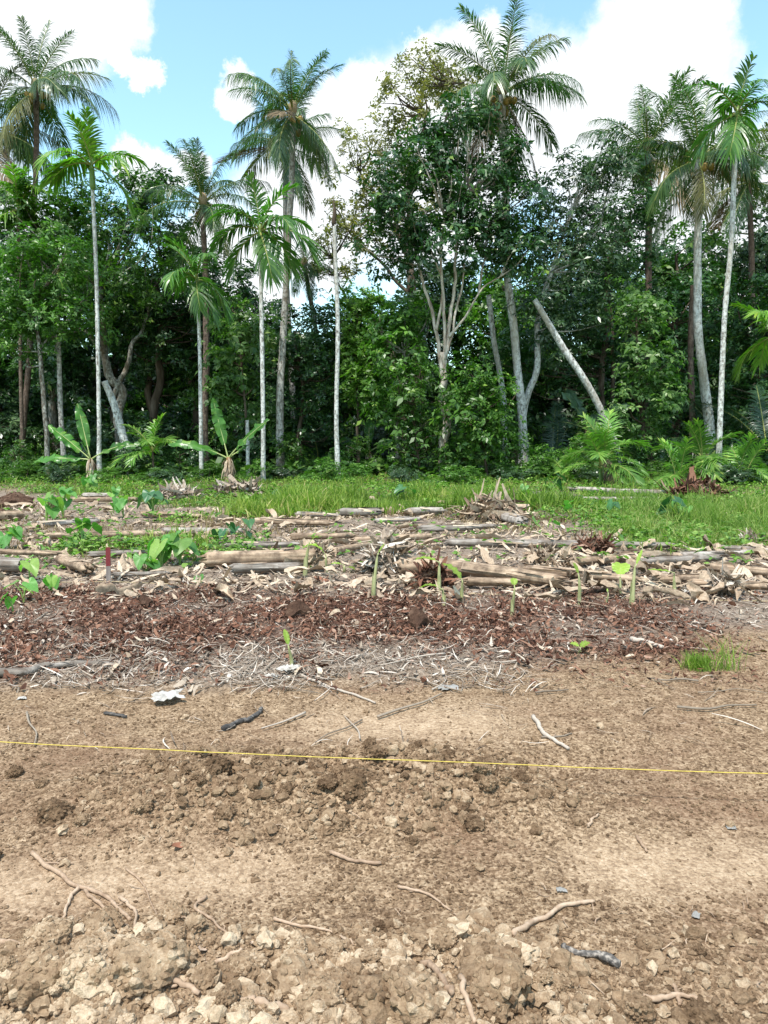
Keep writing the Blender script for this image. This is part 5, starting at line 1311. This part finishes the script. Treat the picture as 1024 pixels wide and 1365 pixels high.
palm('far coconut palm showing only low fronds behind the leaning palm', [(440, 615), (425, 480), (408, 352)], 36, 'coco', 13, 1.9, [.13, .11, .1], 'brown_trunk', 10, [30, 8, -14, 50, 66, 20, -36, 40, 12, 60, 76, -6, 28])
palm('slim areca palm with bright lime green crown', [(133, 637), (131, 560), (128, 400), (124, 250)], 25.5, 'areca_bright', 10, 1.9, [.085, .07, .065, .06], 'pale_trunk', 21, AE, shaft=.95)
palm('slim areca palm with low drooping crown above banana leaves', [(269, 640), (267, 540), (265, 470), (263, 402)], 25, 'areca', 10, 1.5, [.07, .06, .055], 'pale_trunk', 22, [80, 44, 26, 6, -14, 30, -22, 12, 60, -40], shaft=.9)
palm('slim areca palm with wide feathered crown before the leaning coconut', [(351, 642), (350, 540), (348, 440), (346, 345)], 24.6, 'areca', 11, 1.95, [.075, .07, .065], 'pale_trunk', 23, [82, 66, 48, 30, 8, 54, 22, -14, -40, 36, 12], shaft=1.1)
palm('tall white stemmed areca palm with feathery crown above coconut fronds', [(956, 642), (962, 540), (968, 420), (975, 290), (981, 178)], 24.6, 'areca', 11, 1.75, [.095, .085, .08, .07], 'pale_trunk', 24, AE + [60, -40], shaft=.8)
palm('short areca palm with glossy crown above the leafy small tree', [(30, 620), (28, 450), (26, 300)], 30, 'areca_bright', 9, 1.75, [.08, .07, .06], 'brown_trunk', 25, AE, shaft=.7)
palm('thick stemmed palm with dark crown hidden among leafy trees', [(86, 630), (82, 520), (79, 440), (78, 385)], 27.5, 'areca', 10, 1.35, [.10, .08, .07], 'grey_trunk', 26, AE, shaft=.6)
palm('low areca palm with bright fronds beside the tall white areca', [(1034, 640), (1033, 540), (1031, 470)], 24, 'areca_bright', 11, 1.6, [.08, .07, .065], 'pale_trunk', 27, [60, 40, 20, 76, 30, 4, 50, 10, -20, 36, 66], shaft=.6)
# bare trunks
def bare(name, label, px, Y, rads, mat, seed, spike=0):
    path = trunk_path(px, Y); o = thing(name, label, 'dead trunk', path[0])
    me, C = trunk_mesh(path, rads, M[mat], seed, ring=.04, rs=.2); obj('trunk', me, o)
    if spike:
        top = C[-1] - path[0]; b = MB(); P = top + np.array([[0, 0, z] for z in np.linspace(-.05, spike, 8)]) + np.array([[.02 * math.sin(z * 5), 0, 0] for z in range(8)])
        V, F = tube(P, rads[-1] * np.array([1.05, 1.3, 1.25, 1.05, .8, .6, .4, .1]), 8, True, .12, seed); b.add(V, F, .4); obj('dead_spear', b.mesh('dead_spear', M['bark']), o)
    return o
bare('dead_palm_trunk', 'crownless white palm trunk ending in a brown spike', [(451, 640), (449, 540), (448, 420), (447, 298)], 24.8, [.085, .075, .07, .06], 'pale_trunk', 31, .85)
bare('dead_palm_trunk', 'thin mottled pale trunk behind the dark rounded tree', [(676, 622), (668, 520), (657, 450), (650, 395)], 30, [.12, .11, .1], 'pale_trunk', 32)
bare('fallen_trunk', 'pale broken trunk leaning steeply behind the dull banana', [(838, 590), (793, 528), (752, 462), (716, 400)], 27.4, [.14, .13, .12, .10], 'pale_trunk', 33)
bare('dead_palm_trunk', 'short slanting pale trunk behind the bright lime areca stem', [(176, 622), (163, 580), (153, 545), (140, 512)], 27.5, [.16, .14, .12], 'pale_trunk', 34)
bare('dead_palm_trunk', 'thin pale stub trunk beside the red brown stemmed banana', [(331, 636), (331, 600), (330, 560)], 26.5, [.07, .065, .06], 'pale_trunk', 35)
bare('dead_palm_trunk', 'dark straight trunk beside the curved white coconut trunk', [(922, 620), (924, 520), (925, 430), (926, 380)], 30, [.12, .11, .1], 'brown_trunk', 36)

def young_palm(label, u, v, FLpx, n, kind, seed, stem=0.0, Y=None, elevs=(80, 62, 46, 28, 8), stems=1, name='young_palm', dry=0):
    p = gp(u, v) if Y is None else np.array([at(u, v, Y)[0], Y, Hs(at(u, v, Y)[0], Y)])
    FL = FLpx * p[1] / FPX; o = thing(name, label, 'palm', p); r = rng_(seed); es = list(FR[kind].keys())
    for q in range(stems):
        off = np.array([r.normal(0, .22), r.normal(0, .2), 0]) * (q > 0); h = stem * (1 if q == 0 else r.uniform(.4, .9))
        if h > .05:
            b = MB(); P = np.array([[0, 0, -.05], [.01, .01, h * .5], [0, .02, h]]) + off
            V, F = tube(catmull(P, 10), np.linspace(.05, .032, 10), 8); b.add(V, F, .5); obj('stem', b.mesh('stem', M['crownshaft'] if q else M['brown_trunk']), o)
        for k in range(n if q == 0 else max(4, n // 2)):
            e = elevs[k % len(elevs)] + r.normal(0, 8); e_ = min(es, key=lambda z: abs(z - e))
            kd = 'dry' if (k >= n - dry and q == 0) else kind
            ee = e_ if kd != 'dry' else -14
            obj('frond', FR[kd][ee][k % 2], o, off + np.array([0, 0, h]), (r.normal(0, .15), 0, k * 2.4 + seed + r.normal(0, .25)), FL * r.uniform(.75, 1.1))
    return o
young_palm('small bright areca palm with broad leaflets beside the first banana plant', 204, 622, 52, 10, 'young', 1, .95, 25.6)
young_palm('bright areca clump with yellow tips in front of climber tree', 806, 648, 62, 10, 'young', 2, .85, stems=3, dry=1)
young_palm('young areca with fan like fronds beside the bright yellow tipped clump', 905, 650, 58, 9, 'young', 3, .25, stems=2)
young_palm('young areca with dark stem behind the tall white areca', 935, 643, 62, 9, 'young', 4, .7)
young_palm('bushy young areca at the foot of the tall white areca', 985, 645, 52, 9, 'young', 5, .35, stems=2)
young_palm('seedling palm with narrow upright leaves before the crossed trunks', 752, 642, 40, 7, 'young', 6, .1)
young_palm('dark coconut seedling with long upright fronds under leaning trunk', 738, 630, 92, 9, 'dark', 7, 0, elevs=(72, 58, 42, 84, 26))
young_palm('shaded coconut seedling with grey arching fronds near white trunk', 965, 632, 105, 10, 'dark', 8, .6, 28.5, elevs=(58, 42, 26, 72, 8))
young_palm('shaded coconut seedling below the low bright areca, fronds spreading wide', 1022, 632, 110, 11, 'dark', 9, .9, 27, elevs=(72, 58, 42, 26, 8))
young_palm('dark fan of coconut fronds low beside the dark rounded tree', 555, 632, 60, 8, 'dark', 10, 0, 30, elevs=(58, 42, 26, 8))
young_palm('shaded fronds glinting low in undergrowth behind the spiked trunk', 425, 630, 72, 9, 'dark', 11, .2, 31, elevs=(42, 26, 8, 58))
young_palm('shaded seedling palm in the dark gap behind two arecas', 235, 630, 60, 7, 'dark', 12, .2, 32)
young_palm('bright lime seedling palm low in the grass near crossed trunks', 640, 636, 34, 7, 'young', 13, 0)

# ------------------------------------------------------------------ broadleaf trees
def rosettes(C, ax, K, ll, wr, droop, r, spread=(50, 95)):
    n = len(C); ref = np.where(np.abs(ax[:, 2:3]) < .9, np.array([[0, 0, 1.]]), np.array([[1., 0, 0]]))
    e1 = nrmz(np.cross(ax, ref)); e2 = np.cross(ax, e1)
    ph = (np.arange(K) / K * 2 * np.pi)[None] + r.uniform(0, 6.28, (n, 1)) + r.normal(0, .35, (n, K))
    al = np.radians(r.uniform(spread[0], spread[1], (n, K)))
    d = np.cos(al)[..., None] * ax[:, None] + np.sin(al)[..., None] * (np.cos(ph)[..., None] * e1[:, None] + np.sin(ph)[..., None] * e2[:, None])
    d[..., 2] -= droop; d = nrmz(d).reshape(-1, 3)
    A = np.repeat(ax, K, 0); L = r.uniform(ll[0], ll[1], n * K) * np.repeat(r.lognormal(0, .22, n), K)
    side = nrmz(np.cross(d, A) + r.normal(0, .35, d.shape)); nor = np.cross(side, d)
    Cc = np.repeat(C, K, 0) + d * (L * .12)[:, None]
    W = (L * wr)[:, None]; Lc = L[:, None]; bend = r.uniform(.02, .2, n * K)[:, None]
    Vv = np.stack([Cc, Cc + d * Lc * .42 + side * W + nor * Lc * .06, Cc + d * Lc - nor * Lc * bend, Cc + d * Lc * .42 - side * W + nor * Lc * .06], 1).reshape(-1, 3)
    return Vv, np.arange(n * K * 4).reshape(-1, 4), np.repeat(np.clip(np.repeat(r.normal(.45, .18, n), K) + r.normal(0, .17, n * K), 0, 1), 4)
def foliage(blobs, dens, r, K, ll, wr, droop, cr=(.3, .55), m=15, shell=.45, skip=0.0, seedn=0):
    """blobs: (centre, radii). Twig ends in clumps through each blob, denser to the outside"""
    Cs = []; Ax = []; clumps = []
    for c, rad in blobs:
        c = np.array(c); rad = np.array(rad)
        area = 4 * np.pi * (((rad[0] * rad[1]) ** 1.6 + (rad[0] * rad[2]) ** 1.6 + (rad[1] * rad[2]) ** 1.6) / 3) ** (1 / 1.6)
        k = max(4, int(area * dens))
        d = nrmz(r.normal(0, 1, (k, 3))); q = shell + (1.08 - shell) * r.uniform(0, 1, k) ** .6
        cc = c + d * q[:, None] * rad * (1 + .22 * fbm(d * 1.7 + c, 2, seedn)[:, None])
        if skip: cc = cc[r.uniform(0, 1, len(cc)) > skip]
        for p in cc:
            R_ = r.uniform(*cr); mm = max(3, int(m * (R_ / cr[1]) ** 2 * r.uniform(.6, 1.3)))
            off = r.normal(0, .55, (mm, 3)) * R_ * np.array([1, 1, .7])
            Cs.append(p + off)
            Ax.append(nrmz((p - c) / np.linalg.norm(rad) * .9 + off / R_ * .5 + np.array([0, 0, .75]) + r.normal(0, .3, (mm, 3))))
            clumps.append(p)
    C = np.vstack(Cs); A = np.vstack(Ax)
    V, F, a = rosettes(C, A, K, ll, wr, droop, r)
    return V, F, a, np.array(clumps)
def build_tree(base, stems, blobs, leaf, bark, seed, dens=1.5, K=7, ll=(.14, .24), wr=.22, droop=.15, name='broadleaf_tree', limbs=40, cr=(.3, .55), m=15, shell=.45, label=None, group=None, cat='tree', skip=0, lrad=.035, link=True):
    """stems: list of (points, radii), first = trunk. All in world space; meshes are made relative to base"""
    r = rng_(seed); base = np.array(base); ll = (ll[0] * .66, ll[1] * .84); m = m * 1.75
    V, F, a, cl = foliage(blobs, dens, r, K, ll, wr, droop, cr, m, shell, skip, seed)
    b = MB(); b.add(V - base, F, a); crown = b.mesh('crown', M[leaf])
    tb = MB(); nodes = []
    for k, (P, rads) in enumerate(stems):
        C = catmull(P, 40); f = np.linspace(0, 1, 40); rad = np.interp(f, np.linspace(0, 1, len(rads)), rads)
        C = C + 1.2 * rads[0] * np.stack([fbm(np.stack([f * 5, np.full(40, seed + k * 3. + j), np.zeros(40)], -1), 2, seed + j) for j in range(3)], -1) * np.minimum(f * 5, 1)[:, None]
        if k == 0: rad = rad * (1 + .5 * np.exp(-f / .04)); C[0, 2] -= .2
        V, F = tube(C - base, rad, 10, True, .07, seed + k); tb.add(V, F, .5)
        nodes += [(C[i], rad[i]) for i in range(12, 40, 3)]
    trunk = tb.mesh('trunk', M[bark])
    lb = None
    if limbs and nodes:
        lb = MB(); NP = np.array([n_[0] for n_ in nodes])
        for p in cl[r.permutation(len(cl))[:limbs]]:
            dd = np.linalg.norm(NP - p, axis=1) + 1.2 * np.maximum(NP[:, 2] - p[2] + .3, 0)
            q = NP[np.argmin(dd)]; L = np.linalg.norm(p - q)
            if L < .2: continue
            mid_ = (p + q) / 2 + r.normal(0, .10, 3) * L + np.array([0, 0, -.06 * L])
            C = catmull([q, mid_, p], 9); V, F = tube(C - base, np.linspace(lrad * min(1.4, .5 + L * .35), .008, 9), 6, False); lb.add(V, F, .5)
        lb = lb.mesh('limbs', M[bark]) if lb.n else None
    if not link: return trunk, lb, crown
    o = thing(name, label, cat, base, group)
    obj('trunk' if cat == 'tree' else 'stem', trunk, o)
    if lb: tag(obj('limbs', lb, o), kind='stuff')
    obj('crown' if cat == 'tree' else 'foliage', crown, o)
    return o
def B(Y, lst, depth=.9, yo=0.0, seed=0):
    """crown blobs from photo ellipses at distance Y, each with real depth and its own offset"""
    r = rng_(seed + 500); out = []
    for u, v, ru, rv in lst:
        y = Y + yo + r.uniform(-.6, .6) * ru * Y / FPX
        c = at(u, v, y); s = y / FPX
        out.append((c, (ru * s, max(ru, rv) * s * depth, rv * s)))
    return out
def tree(label, Y, stems, blobs, leaf, bark, seed, **kw):
    st = []
    for k, (px, rads) in enumerate(stems):
        P = trunk_path(px, Y) if k == 0 else [at(u, v, Y + (.4 if k % 2 else -.4) * (i / max(1, len(px) - 1))) for i, (u, v) in enumerate(px)]
        st.append((P, rads))
    return build_tree(st[0][0][0], st, B(Y, blobs, seed=seed), leaf, bark, seed, label=label, **kw)
# left group
tree('small leafy tree with slim lichen stem before the broad crowned one', 27, [([(65, 626), (60, 540), (53, 460), (50, 400)], [.09, .08, .05]), ([(53, 465), (75, 440), (95, 420)], [.04, .02])],
     [(40, 395, 58, 50), (92, 420, 48, 42), (70, 352, 58, 45), (18, 445, 42, 36)], 'leaf_mid', 'lichen_bark', 41, dens=1.9, ll=(.15, .24), m=14)
tree('broad crowned leafy tree behind the bright lime palm', 31, [([(160, 615), (156, 540), (140, 470), (135, 380)], [.22, .18, .12]), ([(150, 530), (175, 470), (195, 420)], [.12, .06]), ([(140, 470), (110, 440), (85, 430)], [.08, .04])],
     [(150, 300, 62, 52), (98, 315, 58, 55), (55, 285, 60, 45), (195, 350, 55, 55), (140, 395, 60, 48), (10, 300, 50, 55), (180, 268, 42, 32)], 'leaf_mid', 'lichen_bark', 42, dens=1.25, ll=(.16, .26))
tree('dark dense tree behind the drooping areca', 33, [([(205, 620), (208, 520), (212, 420), (215, 340)], [.2, .16, .1])],
     [(220, 290, 40, 48), (245, 380, 58, 60), (228, 450, 55, 48), (300, 395, 52, 58), (190, 440, 45, 45)], 'leaf_dark', 'bark', 43, dens=1.25, ll=(.17, .27))
tree('slim sapling hung with pale drooping leaves behind an areca', 27.2, [([(334, 628), (328, 560), (322, 480), (318, 420)], [.05, .04, .02])],
     [(318, 465, 30, 55), (326, 525, 26, 34), (300, 505, 22, 36), (332, 430, 22, 30)], 'leaf_vine', 'bark', 44, dens=2.2, K=6, ll=(.2, .32), wr=.26, droop=.75, m=7, limbs=25)
tree('mid green bushy tree between leaning palm and spiked trunk', 30, [([(400, 622), (402, 560), (400, 480)], [.1, .08, .05])],
     [(405, 435, 48, 50), (385, 500, 42, 52), (430, 500, 45, 48), (440, 445, 34, 36), (410, 560, 50, 36)], 'leaf_dark', 'bark', 45, dens=1.5, ll=(.14, .24))
tree('bright green upright tree just behind the spiked trunk', 29.5, [([(478, 622), (476, 560), (474, 470)], [.08, .06, .04])],
     [(470, 455, 30, 48), (492, 430, 26, 38), (480, 500, 30, 40), (460, 410, 20, 24)], 'leaf_light', 'bark', 46, dens=1.9, ll=(.15, .26), droop=-.2)
tree('leafy tree with pale stem between spiked trunk and dark rounded tree', 28, [([(528, 628), (530, 580), (536, 520), (540, 470)], [.14, .11, .06])],
     [(540, 465, 46, 42), (530, 525, 42, 45), (516, 440, 34, 34), (556, 560, 34, 34), (560, 420, 36, 34)], 'leaf_mid', 'lichen_bark', 47, dens=1.6, K=6, ll=(.18, .3), wr=.24, droop=.4, m=11)
# centre
tree('large dark rounded tree with several pale stems', 26.6, [([(590, 628), (591, 570), (590, 510), (594, 470)], [.2, .15, .13, .08]),
      ([(590, 505), (582, 440), (568, 390), (556, 345), (548, 300)], [.075, .06, .05, .03]), ([(593, 480), (592, 410), (588, 350), (592, 290)], [.065, .055, .045, .03]),
      ([(594, 475), (604, 400), (606, 340), (615, 260)], [.075, .06, .05, .03]), ([(598, 450), (622, 420), (638, 392), (665, 370)], [.05, .04, .03, .02]), ([(596, 470), (612, 400), (622, 340)], [.05, .04, .02]), ([(582, 440), (590, 380), (574, 330)], [.05, .04, .02]), ([(638, 392), (645, 350), (650, 300)], [.04, .03, .02])],
     [(560, 262, 62, 62), (622, 205, 60, 55), (652, 280, 46, 62), (600, 322, 78, 42), (528, 318, 42, 46), (520, 245, 34, 38), (672, 222, 28, 36), (612, 158, 32, 24), (570, 205, 40, 36), (668, 340, 34, 36), (688, 262, 24, 46), (690, 335, 26, 36)], 'leaf_dark', 'pale_bark', 48, dens=1.4, K=6, ll=(.17, .27), wr=.24, droop=.45, m=12, limbs=90, lrad=.03)
tree('light leafy shrubby tree between dark tree trunk and crossed trunks', 25.8, [([(650, 634), (645, 590), (640, 540), (638, 490)], [.05, .04, .025]), ([(645, 590), (668, 560), (690, 520)], [.03, .02])],
     [(632, 555, 34, 42), (618, 505, 30, 34), (652, 588, 32, 32), (650, 530, 32, 34), (612, 595, 26, 24)], 'leaf_mid', 'bark', 49, dens=2.1, K=6, ll=(.16, .27), wr=.24, droop=.4, m=9, limbs=45)
tree('small leafy sapling at the foot of the dark rounded tree', 26.2, [([(560, 632), (556, 590), (550, 540)], [.04, .03, .02])],
     [(552, 520, 28, 36), (562, 580, 26, 34), (535, 600, 26, 24)], 'leaf_mid', 'bark', 50, dens=2.0, K=6, ll=(.16, .27), wr=.24, droop=.4, m=9)
tree('tall sparse olive tree rising behind the dark rounded tree', 36, [([(560, 615), (556, 480), (548, 360), (545, 260), (560, 160)], [.3, .25, .2, .14, .06]),
      ([(548, 350), (510, 280), (480, 230)], [.12, .08, .04]), ([(545, 260), (590, 180), (605, 110)], [.1, .07, .03]), ([(552, 400), (500, 340), (462, 305)], [.1, .06, .03])],
     [(592, 102, 44, 30), (545, 138, 42, 34), (492, 198, 40, 34), (468, 258, 34, 34), (532, 200, 36, 36), (560, 90, 30, 20), (482, 318, 36, 24), (505, 262, 30, 36), (560, 270, 40, 40), (620, 130, 36, 34)], 'leaf_olive', 'bark', 51, dens=1.0, K=6, ll=(.17, .27), m=12, shell=.25, limbs=100, lrad=.04)
tree('small olive tree crown on a long crooked branch beside the spike', 35, [([(545, 615), (530, 500), (500, 416), (470, 405), (456, 395), (445, 350)], [.2, .16, .12, .1, .06, .03])],
     [(438, 325, 24, 26), (462, 352, 22, 20), (428, 350, 14, 14), (455, 305, 18, 16)], 'leaf_olive', 'bark', 52, dens=1.0, K=6, ll=(.15, .25), m=13, shell=.2, limbs=40, lrad=.04)
# right
tree('grey green dense tree on a leaning lichen stem', 29, [([(699, 629), (703, 560), (711, 490), (723, 415), (738, 350), (762, 280)], [.17, .14, .12, .1, .08, .05]), ([(738, 350), (775, 330), (800, 300)], [.06, .03])],
     [(762, 252, 50, 46), (800, 300, 42, 58), (742, 345, 44, 52), (792, 395, 44, 52), (724, 410, 36, 40), (830, 226, 34, 30), (716, 300, 26, 46), (760, 445, 46, 36), (800, 205, 30, 26)], 'leaf_grey', 'pale_trunk', 53, dens=1.35, K=6, ll=(.18, .3), wr=.17, droop=.6, m=12)
tree('dark twin stemmed tree behind the grey green one', 32, [([(802, 622), (804, 520), (806, 420), (810, 330)], [.16, .14, .12, .08]), ([(815, 600), (816, 500), (812, 400)], [.1, .08, .06])],
     [(830, 330, 40, 50), (800, 430, 50, 50), (845, 270, 34, 36), (770, 500, 40, 40), (700, 470, 40, 44)], 'leaf_dark', 'bark', 54, dens=1.3, ll=(.17, .27))
tree('column of pale climber leaves on a slim tree', 27, [([(856, 632), (856, 560), (852, 470), (848, 400)], [.09, .08, .06, .03])],
     [(855, 432, 30, 36), (860, 485, 38, 38), (852, 545, 42, 38), (848, 595, 44, 28), (880, 530, 26, 36), (842, 385, 20, 26)], 'leaf_vine', 'bark', 55, dens=1.9, K=6, ll=(.15, .26), wr=.26, droop=.5, m=9)
tree('blackish dense tree behind the curved white coconut trunk', 33, [([(905, 620), (904, 520), (902, 430)], [.2, .16, .12])],
     [(905, 440, 46, 50), (880, 400, 30, 30), (950, 450, 40, 50), (900, 510, 50, 44), (955, 390, 26, 26)], 'leaf_dark', 'bark', 56, dens=1.3, ll=(.17, .27))
tree('dark dense tree behind the low bright areca', 30, [([(1012, 628), (1010, 540), (1005, 460)], [.15, .12, .08])],
     [(1000, 470, 40, 46), (1030, 420, 50, 60), (985, 530, 40, 40), (1030, 520, 40, 50)], 'leaf_dark', 'bark', 57, dens=1.4, ll=(.17, .27))

# background trees: four models, copied
protos = []
for k, (leaf, bark) in enumerate((('leaf_dark', 'bark'), ('leaf_mid', 'bark'), ('leaf_dark', 'lichen_bark'), ('leaf_grey', 'bark'))):
    r = rng_(900 + k); bl = []
    for q in range(9):
        a = q * 2.4 + k; d = 1.5 * math.sqrt((q + .5) / 9); bl.append(((math.cos(a) * d, math.sin(a) * d, r.uniform(4.0, 8.6) - d * .6), (r.uniform(1.0, 1.5), r.uniform(1.0, 1.5), r.uniform(.9, 1.5))))
    protos.append(build_tree((0, 0, 0), [([(0, 0, 0), (.1, .05, 2.5), (-.1, .1, 5), (.1, 0, 7.5)], [.2, .16, .12, .05])], bl, leaf, bark, 900 + k, dens=.85, K=6, ll=(.2, .32), wr=.24, m=12, link=False, limbs=30))
bgl = ['dark background tree in the shaded forest behind the palms', 'mid green background tree in the forest behind the palms', 'blotchy stemmed background tree in the dark forest', 'grey green background tree in the forest behind']
r = rng_(77)
def bg(u, vt, Y, k, wd=1.0):
    p = at(u, 600, Y); z = Hs(p[0], Y); h = at(u, vt, Y)[2] - z; s = h / 9.6
    o = thing('background_tree', bgl[k], 'tree', (p[0], Y, z), 'background trees of the forest', r.uniform(0, 6.28))
    o.scale = (wd * r.uniform(.9, 1.2), wd * r.uniform(.9, 1.2), s)
    tr, lb, cr_ = protos[k]
    obj('trunk', tr, o); tag(obj('limbs', lb, o), kind='stuff'); obj('crown', cr_, o)
for i, (u, vt, Y) in enumerate([(-70, 262, 35), (0, 275, 37), (75, 268, 36), (150, 285, 38), (205, 300, 37), (262, 345, 36), (318, 362, 38), (365, 392, 36), (415, 418, 39), (462, 424, 37), (508, 405, 40), (555, 330, 38),
                                (612, 290, 40), (668, 290, 37), (720, 300, 40), (775, 290, 38), (845, 255, 42), (895, 255, 38), (950, 265, 40), (1010, 240, 38), (1085, 260, 37)]):
    bg(u, vt, Y, i % 4, 1.15)
for i in range(26):
    bg(-150 + i * 52 + r.uniform(-20, 20), r.uniform(425, 470), r.uniform(43, 52), i % 3 if i % 3 != 1 else 3, 1.5)
# shaded shrubs that close the view between the trunks
sh = []
for k in range(3):
    r2 = rng_(950 + k)
    bl = [((r2.normal(0, .7), r2.normal(0, .6), r2.uniform(.5, 1.7)), (r2.uniform(.6, .9), r2.uniform(.6, .9), r2.uniform(.5, .8))) for q in range(5)]
    sh.append(build_tree((0, 0, 0), [([(0, 0, 0), (.05, 0, .8), (0, .05, 1.6)], [.05, .04, .02])], bl, ('leaf_dark', 'leaf_mid', 'leaf_grey')[k], 'bark', 950 + k, dens=1.7, K=6, ll=(.15, .27), wr=.24, droop=.2, m=11, link=False, limbs=14))
shl = ['dark leafy shrub in the shade of the forest edge', 'mid green leafy shrub at the forest edge', 'grey green leafy shrub at the forest edge']
def shrub(u, Y, k, s):
    p = at(u, 600, Y); z = Hs(p[0], Y)
    o = thing('shrub', shl[k], 'shrub', (p[0], Y, z), 'shrubs under the forest trees', r.uniform(0, 6.28), s)
    a_, b_, c_ = sh[k]
    obj('stem', a_, o); tag(obj('limbs', b_, o), kind='stuff'); obj('foliage', c_, o)
for i in range(34):
    shrub(-60 + i * 34 + r.uniform(-14, 14), r.uniform(31, 36), i % 3, r.uniform(.8, 1.35))
for i in range(30):
    shrub(-100 + i * 42 + r.uniform(-16, 16), r.uniform(38, 44), (0, 2, 0, 1)[i % 4], r.uniform(1.3, 2.0))
for i in range(24):      # far_hedge: the last shrubs that close the forest floor
    shrub(-160 + i * 58 + r.uniform(-20, 20), r.uniform(50, 58), (0, 2)[i % 2], r.uniform(2.2, 2.9))
for (u, Y, k, s) in [(395, 27.5, 1, .6), (480, 27, 1, .55), (612, 26.5, 1, .5), (690, 26, 1, .6), (720, 25.6, 1, .45), (760, 26.4, 1, .55), (870, 26, 0, .6), (1000, 25.5, 0, .7), (20, 27, 1, .5), (170, 27.5, 2, .55), (440, 26.4, 1, .4), (240, 27, 0, .5)]:
    shrub(u, Y, k, s)
for i in range(22):
    u = -10 + i * 49 + r.uniform(-18, 18); Y = r.uniform(22.5, 26); k = (1, 1, 2)[i % 3]; p = at(u, 600, Y)
    o = thing('leafy_weed', 'knee high leafy weed clump at the grassy border of the forest', 'weed', (p[0], Y, Hs(p[0], Y) - .05), 'weed clumps along the forest border', r.uniform(0, 6.28))
    o.scale = (r.uniform(.3, .6), r.uniform(.3, .6), r.uniform(.16, .34))
    obj('stem', sh[k][0], o); obj('foliage', sh[k][2], o)
